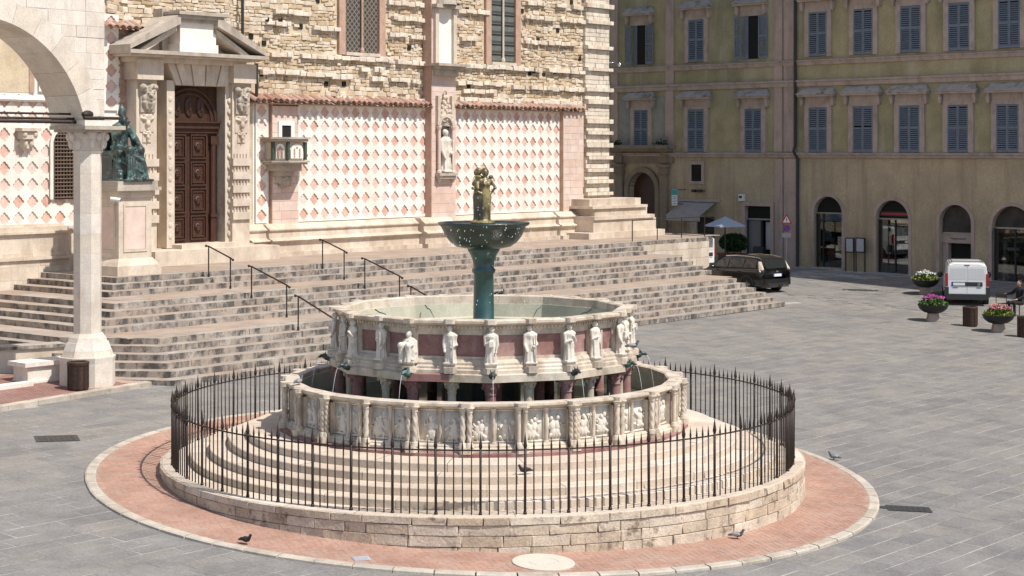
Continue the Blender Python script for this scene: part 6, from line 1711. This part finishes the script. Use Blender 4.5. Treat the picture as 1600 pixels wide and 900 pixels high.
for x, y, lab in ((417, 33, 'left of two pigeons on the rubble wall above the portal'), (438, 33, 'right of two pigeons on the rubble wall above the portal')):
    u = U(x, .1); X, Y = CW(u, .12); pigeon((X, Y, ZZ(x, y + 4, .1)), rad(30), lab, True, 1.0)
u = U(526, .3); X, Y = CW(u, .3); pigeon((X, Y, 8.70), rad(140), 'pigeon sitting on the tiles above the marble facing')

# ------------------------------------------------------------------ vehicles
def wheel(parent, x, y, r, wd, face):
    w_ = empty('wheel', (x, y, r), parent=parent); T = Matrix.Rotation(rad(90), 4, 'X')
    MB().lathe([(r * .62, -wd / 2), (r * .93, -wd / 2), (r, -wd * .35), (r, wd * .35), (r * .93, wd / 2), (r * .62, wd / 2)], 24, M=T).build('tyre', M['tyre'], w_, smooth=False)
    rm = MB(); rm.lathe([(.001, -wd * .2), (r * .63, -wd * .25)], 20, M=T); rm.lathe([(.001, wd * .2), (r * .63, wd * .25)], 20, M=T); rm.build('rim', M['grill'], w_)
    sp = MB()
    for k in range(5):
        Q = Matrix.Rotation(rad(72 * k), 4, 'Y'); sp.box(-.03, .03, face * wd * .3 - .01, face * wd * .3 + .01, .02, r * .62, .5, Q)
    sp.lathe([(r * .56, face * -wd * .32), (r * .64, face * -wd * .32)], 20, M=T); sp.build('spokes', M['alloy'], w_)
def loft(secs, caps=True):                                   # secs: (x, [(y,z)...]) closed half rings mirrored to both sides
    mb = MB(); n = None; vs = []
    for x, half in secs:
        ring = [(x, y, z) for y, z in half] + [(x, -y, z) for y, z in half[::-1]]
        n = len(ring); vs += ring
    fs = []
    for j in range(len(secs) - 1):
        for i in range(n): fs.append((j * n + i, j * n + (i + 1) % n, (j + 1) * n + (i + 1) % n, (j + 1) * n + i))
    if caps: fs += [tuple(range(n)), tuple(range((len(secs) - 1) * n, len(secs) * n))[::-1]]
    return mb.add(vs, fs)
def estate_car():
    p = G(1214, 458)
    # heading: the tail points at us and to the right, the nose away to the left
    o = empty('parked_car', p, 0, 'black estate car parked beside the cathedral stairs', 'car')
    hd = rad(128); o.rotation_euler = (0, 0, hd)
    # local +x is the nose; origin under the middle of the tail end
    def sec(x, zb, zbelt, hw, hb): return (x, [(hw * .86, zb), (hw * .97, zb + .12), (hw, zb + .32), (hw * .995, zbelt - .14), (hb, zbelt), (hb * .9, zbelt + .005)])
    body = loft([sec(-.02, .34, .96, .74, .70), sec(.05, .24, 1.0, .86, .80), sec(.3, .2, 1.02, .905, .85), sec(1.0, .2, 1.0, .915, .865), (2.0, [(.79, .2), (.89, .32), (.915, .52), (.91, .84), (.86, .97), (.77, .975)]), sec(3.1, .2, .93, .91, .85), sec(3.7, .2, .84, .90, .80), sec(4.2, .22, .74, .84, .70), sec(4.44, .3, .62, .70, .56)])
    body.build('body', M['black'], o, smooth=True)
    gh = loft([(.10, [(.70, .98), (.69, 1.0), (.66, 1.1), (.6, 1.16), (.5, 1.18)]), (.28, [(.80, 1.0), (.78, 1.05), (.68, 1.36), (.58, 1.43), (.4, 1.45)]), (.9, [(.845, 1.0), (.83, 1.05), (.70, 1.42), (.60, 1.485), (.4, 1.50)]), (2.0, [(.85, .97), (.835, 1.02), (.70, 1.42), (.60, 1.49), (.4, 1.505)]), (2.5, [(.85, .96), (.835, 1.0), (.68, 1.36), (.58, 1.42), (.4, 1.44)]), (3.35, [(.80, .90), (.79, .91), (.74, .93), (.66, .94), (.5, .95)])])
    gh.build('roof', M['black'], o, smooth=True)
    for s in (-1, 1):
        def q(pts, name, mat, off=.006):
            MB().add([(x, s * (y + off), z) for x, y, z in pts], [tuple(range(len(pts)))]).build(name, mat, o)
        q([(.42, .812, 1.06), (1.08, .83, 1.06), (1.02, .715, 1.37), (.45, .705, 1.33)], 'quarter_window', M['glass'], .014)
        q([(1.16, .832, 1.06), (1.95, .835, 1.05), (1.92, .712, 1.395), (1.12, .715, 1.39)], 'rear_side_window', M['glass'], .014)
        q([(2.04, .835, 1.045), (2.95, .822, .99), (2.48, .69, 1.34), (2.02, .712, 1.39)], 'front_side_window', M['glass'], .014)
        MB().tube([(.35, s * .62, 1.44), (.8, s * .66, 1.50), (1.6, s * .67, 1.52), (2.3, s * .66, 1.47)], .022, 6).build('roof_rail', M['chrome'], o)
        lamp = MB(); lamp.add([(.02, s * .815, .98), (.20, s * .87, 1.0), (.30, s * .79, 1.32), (.20, s * .715, 1.32), (.06, s * .70, 1.0), (.0, s * .77, .9), (.13, s * .89, .9)], [(0, 1, 2, 3), (0, 3, 4), (5, 6, 1, 0)]); lamp.build('tail_lamp', M['redlamp'] if False else M['clearlamp'], o)
        MB().ell((2.75, s * 1.0, 1.0), (.08, .11, .07), 10, 6).build('wing_mirror', M['black'], o, smooth=True)
        MB().box(-.045, -.02, s * .6 - .09, s * .6 + .09, .44, .5).build('reflector', M['clearlamp'], o)
        MB().box(1.2, 1.36, s * .918 - .012, s * .918 + .012, .86, .89).box(2.15, 2.31, s * .915 - .012, s * .915 + .012, .84, .87).build('door_handles', M['black'], o)
        wheel(o, .85, s * .83, .325, .21, s); wheel(o, 3.5, s * .83, .325, .21, s)
        ar = MB(); ar.lathe([(.34, -.01), (.42, -.01), (.42, .01)], 20, a0=rad(90), a1=rad(270), M=Matrix.Translation((.85, s * .918, .325)) @ Matrix.Rotation(rad(90), 4, 'X')); ar.build('wheel_arch', M['grill'], o)
    MB().add([(.07, -.64, 1.03), (.07, .64, 1.03), (.24, .57, 1.38), (.24, -.57, 1.38)], [(0, 1, 2, 3)]).build('rear_window', M['glass'], o, loc=(-.05, 0, 0))
    MB().add([(3.30, -.66, .965), (3.30, .66, .965), (2.52, .58, 1.42), (2.52, -.58, 1.42)], [(0, 1, 2, 3)]).build('windscreen', M['glass'], o, loc=(.02, 0, .012))
    MB().box(-.055, .1, -.76, .76, .34, .60).build('rear_bumper', M['black'], o); MB().box(-.062, -.056, -.6, .6, .36, .42).build('bumper_insert', M['grill'], o)
    MB().box(-.046, -.03, -.26, .26, .70, .81).build('number_plate', M['plate'], o); MB().box(-.05, -.0465, .20, .26, .70, .81).box(-.05, -.0465, -.26, -.22, .70, .81).build('plate_strip', M['eublue'], o)
    MB().ell((-.03, 0, .90), (.015, .07, .03), 10, 6).build('badge', M['chrome'], o); MB().tube([(-.06, -.35, .32), (.1, -.35, .32)], .035, 8).build('exhaust', M['chrome'], o)
    return o
estate_car()
def van(p, hd, lab, dup_of=None):
    o = empty('white_van', p, hd, lab, 'van')
    def sec(x, zb, hw, zr, k=1.): return (x, [(hw * .94, zb), (hw, zb + .25), (hw, .95), (hw * .985, 1.05), (hw * .90 * k, zr - .16), (hw * .82 * k, zr - .05), (hw * .6 * k, zr)])
    loft([sec(0, .34, .82, 1.68), sec(.12, .28, .845, 1.73), sec(.6, .26, .858, 1.745), sec(2.4, .26, .858, 1.745), sec(2.75, .26, .855, 1.62), sec(3.15, .26, .85, 1.22, .97), sec(3.6, .28, .82, 1.02, .95), sec(3.86, .34, .70, .78, .9)]).build('body', M['whitep'], o, smooth=False)
    for s in (-1, 1):
        y0, y1 = (.012, .735) if s > 0 else (-.735, -.012)
        MB().box(-.022, .01, y0, y1, .50, 1.60).build('rear_door', M['whitep'], o)
        MB().add([(-.026, y0 + .03, 1.06), (-.026, y1 - .03, 1.06), (-.026, (y1 - .09) if s > 0 else y1 - .03, 1.50), (-.026, (y0 + .03) if s > 0 else y0 + .09, 1.50)], [(0, 1, 2, 3)]).build('blanked_window', plain('white door panel', (.58, .585, .58), .5), o)
        MB().box(-.03, .06, s * .79 - .05, s * .79 + .055, .80, 1.30).build('tail_lamp', M['redlamp'], o)
        MB().box(-.03, .3, s * .80 - .09, s * .80 + .07, .36, .76).build('bumper_corner', M['grill'], o)
        MB().ell((2.75, s * .98, 1.08), (.07, .12, .13), 10, 8).build('wing_mirror', M['grill'], o)
        wheel(o, .75, s * .772, .30, .2, s); wheel(o, 3.15, s * .772, .30, .2, s)
        MB().add([(2.0, s * .868, 1.08), (2.85, s * .862, 1.06), (2.6, s * .80, 1.48), (2.0, s * .80, 1.52)], [(0, 1, 2, 3)]).build('cab_window', M['glass'], o)
        MB().tube([(.15, s * .62, 1.76), (.15, s * .6, 1.79), (2.2, s * .6, 1.80)], .018, 6).build('roof_rail', M['grill'], o)
    MB().tube([(.12, -.62, 1.735), (.12, -.6, 1.79), (.12, .6, 1.79), (.12, .62, 1.735)], .016, 6).tube([(1.4, -.6, 1.81), (1.4, .6, 1.81)], .02, 6).build('roof_rack', M['grill'], o)
    MB().box(-.05, .2, -.80, .80, .26, .48).build('rear_bumper', M['grill'], o)
    MB().box(-.034, -.023, -.60, .60, .80, .97).build('plate_panel', M['grill'], o)
    MB().box(-.042, -.0345, .08, .54, .83, .94).build('number_plate', M['plate'], o); MB().box(-.043, -.0345, .54, .59, .83, .94).build('plate_strip', M['eublue'], o)
    MB().lathe([(.001, 0), (.055, 0), (.06, .008)], 16, M=Matrix.Translation((-.036, -.46, .885)) @ Matrix.Rotation(rad(90), 4, 'Y')).build('badge', M['chrome'], o)
    MB().box(-.03, -.023, -.54, -.36, .73, .75).box(-.03, -.023, .36, .56, .73, .75).build('lettering_strip', M['grill'], o)
    MB().box(-.03, .02, -.1, .1, 1.63, 1.66).build('brake_lamp', M['redlamp'], o)
    MB().add([(3.17, -.7, 1.22), (3.17, .7, 1.22), (2.76, .66, 1.60), (2.76, -.66, 1.60)], [(0, 1, 2, 3)]).build('windscreen', M['glass'], o, loc=(.03, 0, .02))
    return o
pv_ = G(1511, 478.5)
van(pv_, rad(78), 'white delivery van seen from behind near the flower bowls')
# second white van, almost wholly behind the terrace
q_ = CW(U(1108, 4.5) + 1.05, 3.6); v2 = van((q_[0], q_[1], ground(*q_)), CH_ROT + rad(90), 'white van mostly hidden behind the end of the cathedral terrace')

# ------------------------------------------------------------------ person on a chair at the right edge
def seated():
    p = G(1592, 494); z = ground(p.x, p.y)
    c = empty('cafe_chair', (p.x + .02, p.y, z), rad(-60), 'dark metal cafe chair under the seated person at right edge', 'chair')
    for x, y in ((-.2, -.2), (.2, -.2), (-.2, .2), (.2, .2)): MB().tube([(x * 1.1, y * 1.1, 0), (x, y, .45)], .014, 6).build('leg', M['iron'], c)
    MB().box(-.22, .22, -.22, .22, .45, .47).build('seat', M['iron'], c)
    for x in (-.2, .2): MB().tube([(x, .2, .45), (x, .26, .88)], .014, 6).build('back_post', M['iron'], c)
    for q in (.6, .72, .84): MB().tube([(-.2, .215 + (q - .45) * .12, q), (.2, .215 + (q - .45) * .12, q)], .012, 5).build('back_slat', M['iron'], c)
    o = empty('person', (p.x + .02, p.y, z), rad(-60), 'person in black seated at the right edge, one arm stretched sideways', 'person')
    b = MB()                                              # faces -y
    b.ell((0, .02, .55), (.17, .15, .12)); b.limb([(0, .03, .55), (0, .05, .78), (0, .04, .98)], (.15, .155, .15)); b.ell((0, .04, 1.0), (.21, .11, .1))
    b.limb([(0, .03, 1.05), (0, .01, 1.16)], (.06, .052))
    b.ell((0, -.01, 1.26), (.078, .095, .115)); face_bits(b, (0, -.01, 1.26), .095)
    for s in (-1, 1):
        b.limb([(s * .1, 0, .52), (s * .13, -.42, .53), (s * .13, -.40, .1)], (.09, .07, .048)); b.limb([(s * .13, -.40, .06), (s * .14, -.55, .04)], (.045, .035))
    b.limb([(.2, .03, 1.0), (.24, -.05, .76), (.14, -.28, .66)], (.058, .048, .034)); b.limb([(-.2, .03, 1.0), (-.40, -.0, .86), (-.62, -.04, .82)], (.058, .048, .034))
    for (hx, hy, hz, dx, dy) in ((.14, -.3, .655, 0, -1), (-.65, -.045, .815, -1, 0)):
        b.ell((hx + dx * .04, hy + dy * .04, hz), (.045, .045, .02))
        for k in range(4): off = (k - 1.5) * .02; b.limb([(hx + dx * .07 + (off if dy else 0), hy + dy * .07 + (off if dx else 0), hz), (hx + dx * .13 + (off if dy else 0), hy + dy * .13 + (off if dx else 0), hz - .015)], (.01, .008), 6)
        b.limb([(hx + (.035 if dy else 0), hy + (.035 if dx else 0), hz), (hx + dx * .05 + (.06 if dy else 0), hy + dy * .05 + (.06 if dx else 0), hz - .01)], (.011, .009), 6)
    for s in (-1, 1): b.ell((s * .08, .0, 1.26), (.014, .025, .035))
    put('body', fuse(b, .012, 'body', 1), M['skin'], o)
    j = MB(); j.ell((0, .02, .56), (.19, .165, .1)); j.limb([(0, .03, .58), (0, .05, .78), (0, .04, .98)], (.165, .17, .165)); j.ell((0, .04, 1.0), (.23, .125, .11)); j.limb([(0, .03, 1.04), (0, .02, 1.10)], (.085, .075))
    j.limb([(.2, .03, 1.0), (.24, -.05, .76), (.16, -.24, .67)], (.072, .06, .048)); j.limb([(-.2, .03, 1.0), (-.40, -.0, .86), (-.57, -.03, .825)], (.072, .06, .048))
    put('jacket', fuse(j, .014, 'jacket', 1), M['cloth'], o)
    t = MB(); t.ell((0, .02, .54), (.19, .165, .11))
    for s in (-1, 1): t.limb([(s * .1, 0, .52), (s * .13, -.42, .53), (s * .13, -.40, .14)], (.105, .085, .065)); t.limb([(s * .13, -.40, .055), (s * .14, -.56, .045)], (.055, .045))
    put('trousers', fuse(t, .014, 'trousers', 1), M['cloth'], o)
    h = MB(); h.ell((0, .02, 1.30), (.088, .095, .1)); h.ell((0, .055, 1.24), (.08, .06, .09)); put('hair', fuse(h, .012, 'hair', 1), M['hair'], o)
    c2 = empty('cafe_table', (p.x - .55, p.y + .25, z), 0, 'thin dark metal cafe chair standing beside the seated person', 'chair')
    c2.name = 'cafe_chair'
    for x, y in ((-.2, -.2), (.2, -.2), (-.2, .2), (.2, .2)): MB().tube([(x * 1.1, y * 1.1, 0), (x, y, .45)], .014, 6).build('leg', M['iron'], c2)
    MB().box(-.22, .22, -.22, .22, .45, .47).build('seat', M['iron'], c2)
    for x in (-.2, .2): MB().tube([(x, .2, .45), (x, .24, .80)], .014, 6).build('back_post', M['iron'], c2)
    MB().box(-.2, .2, .215, .245, .68, .82).build('back_rest', M['iron'], c2)
seated()
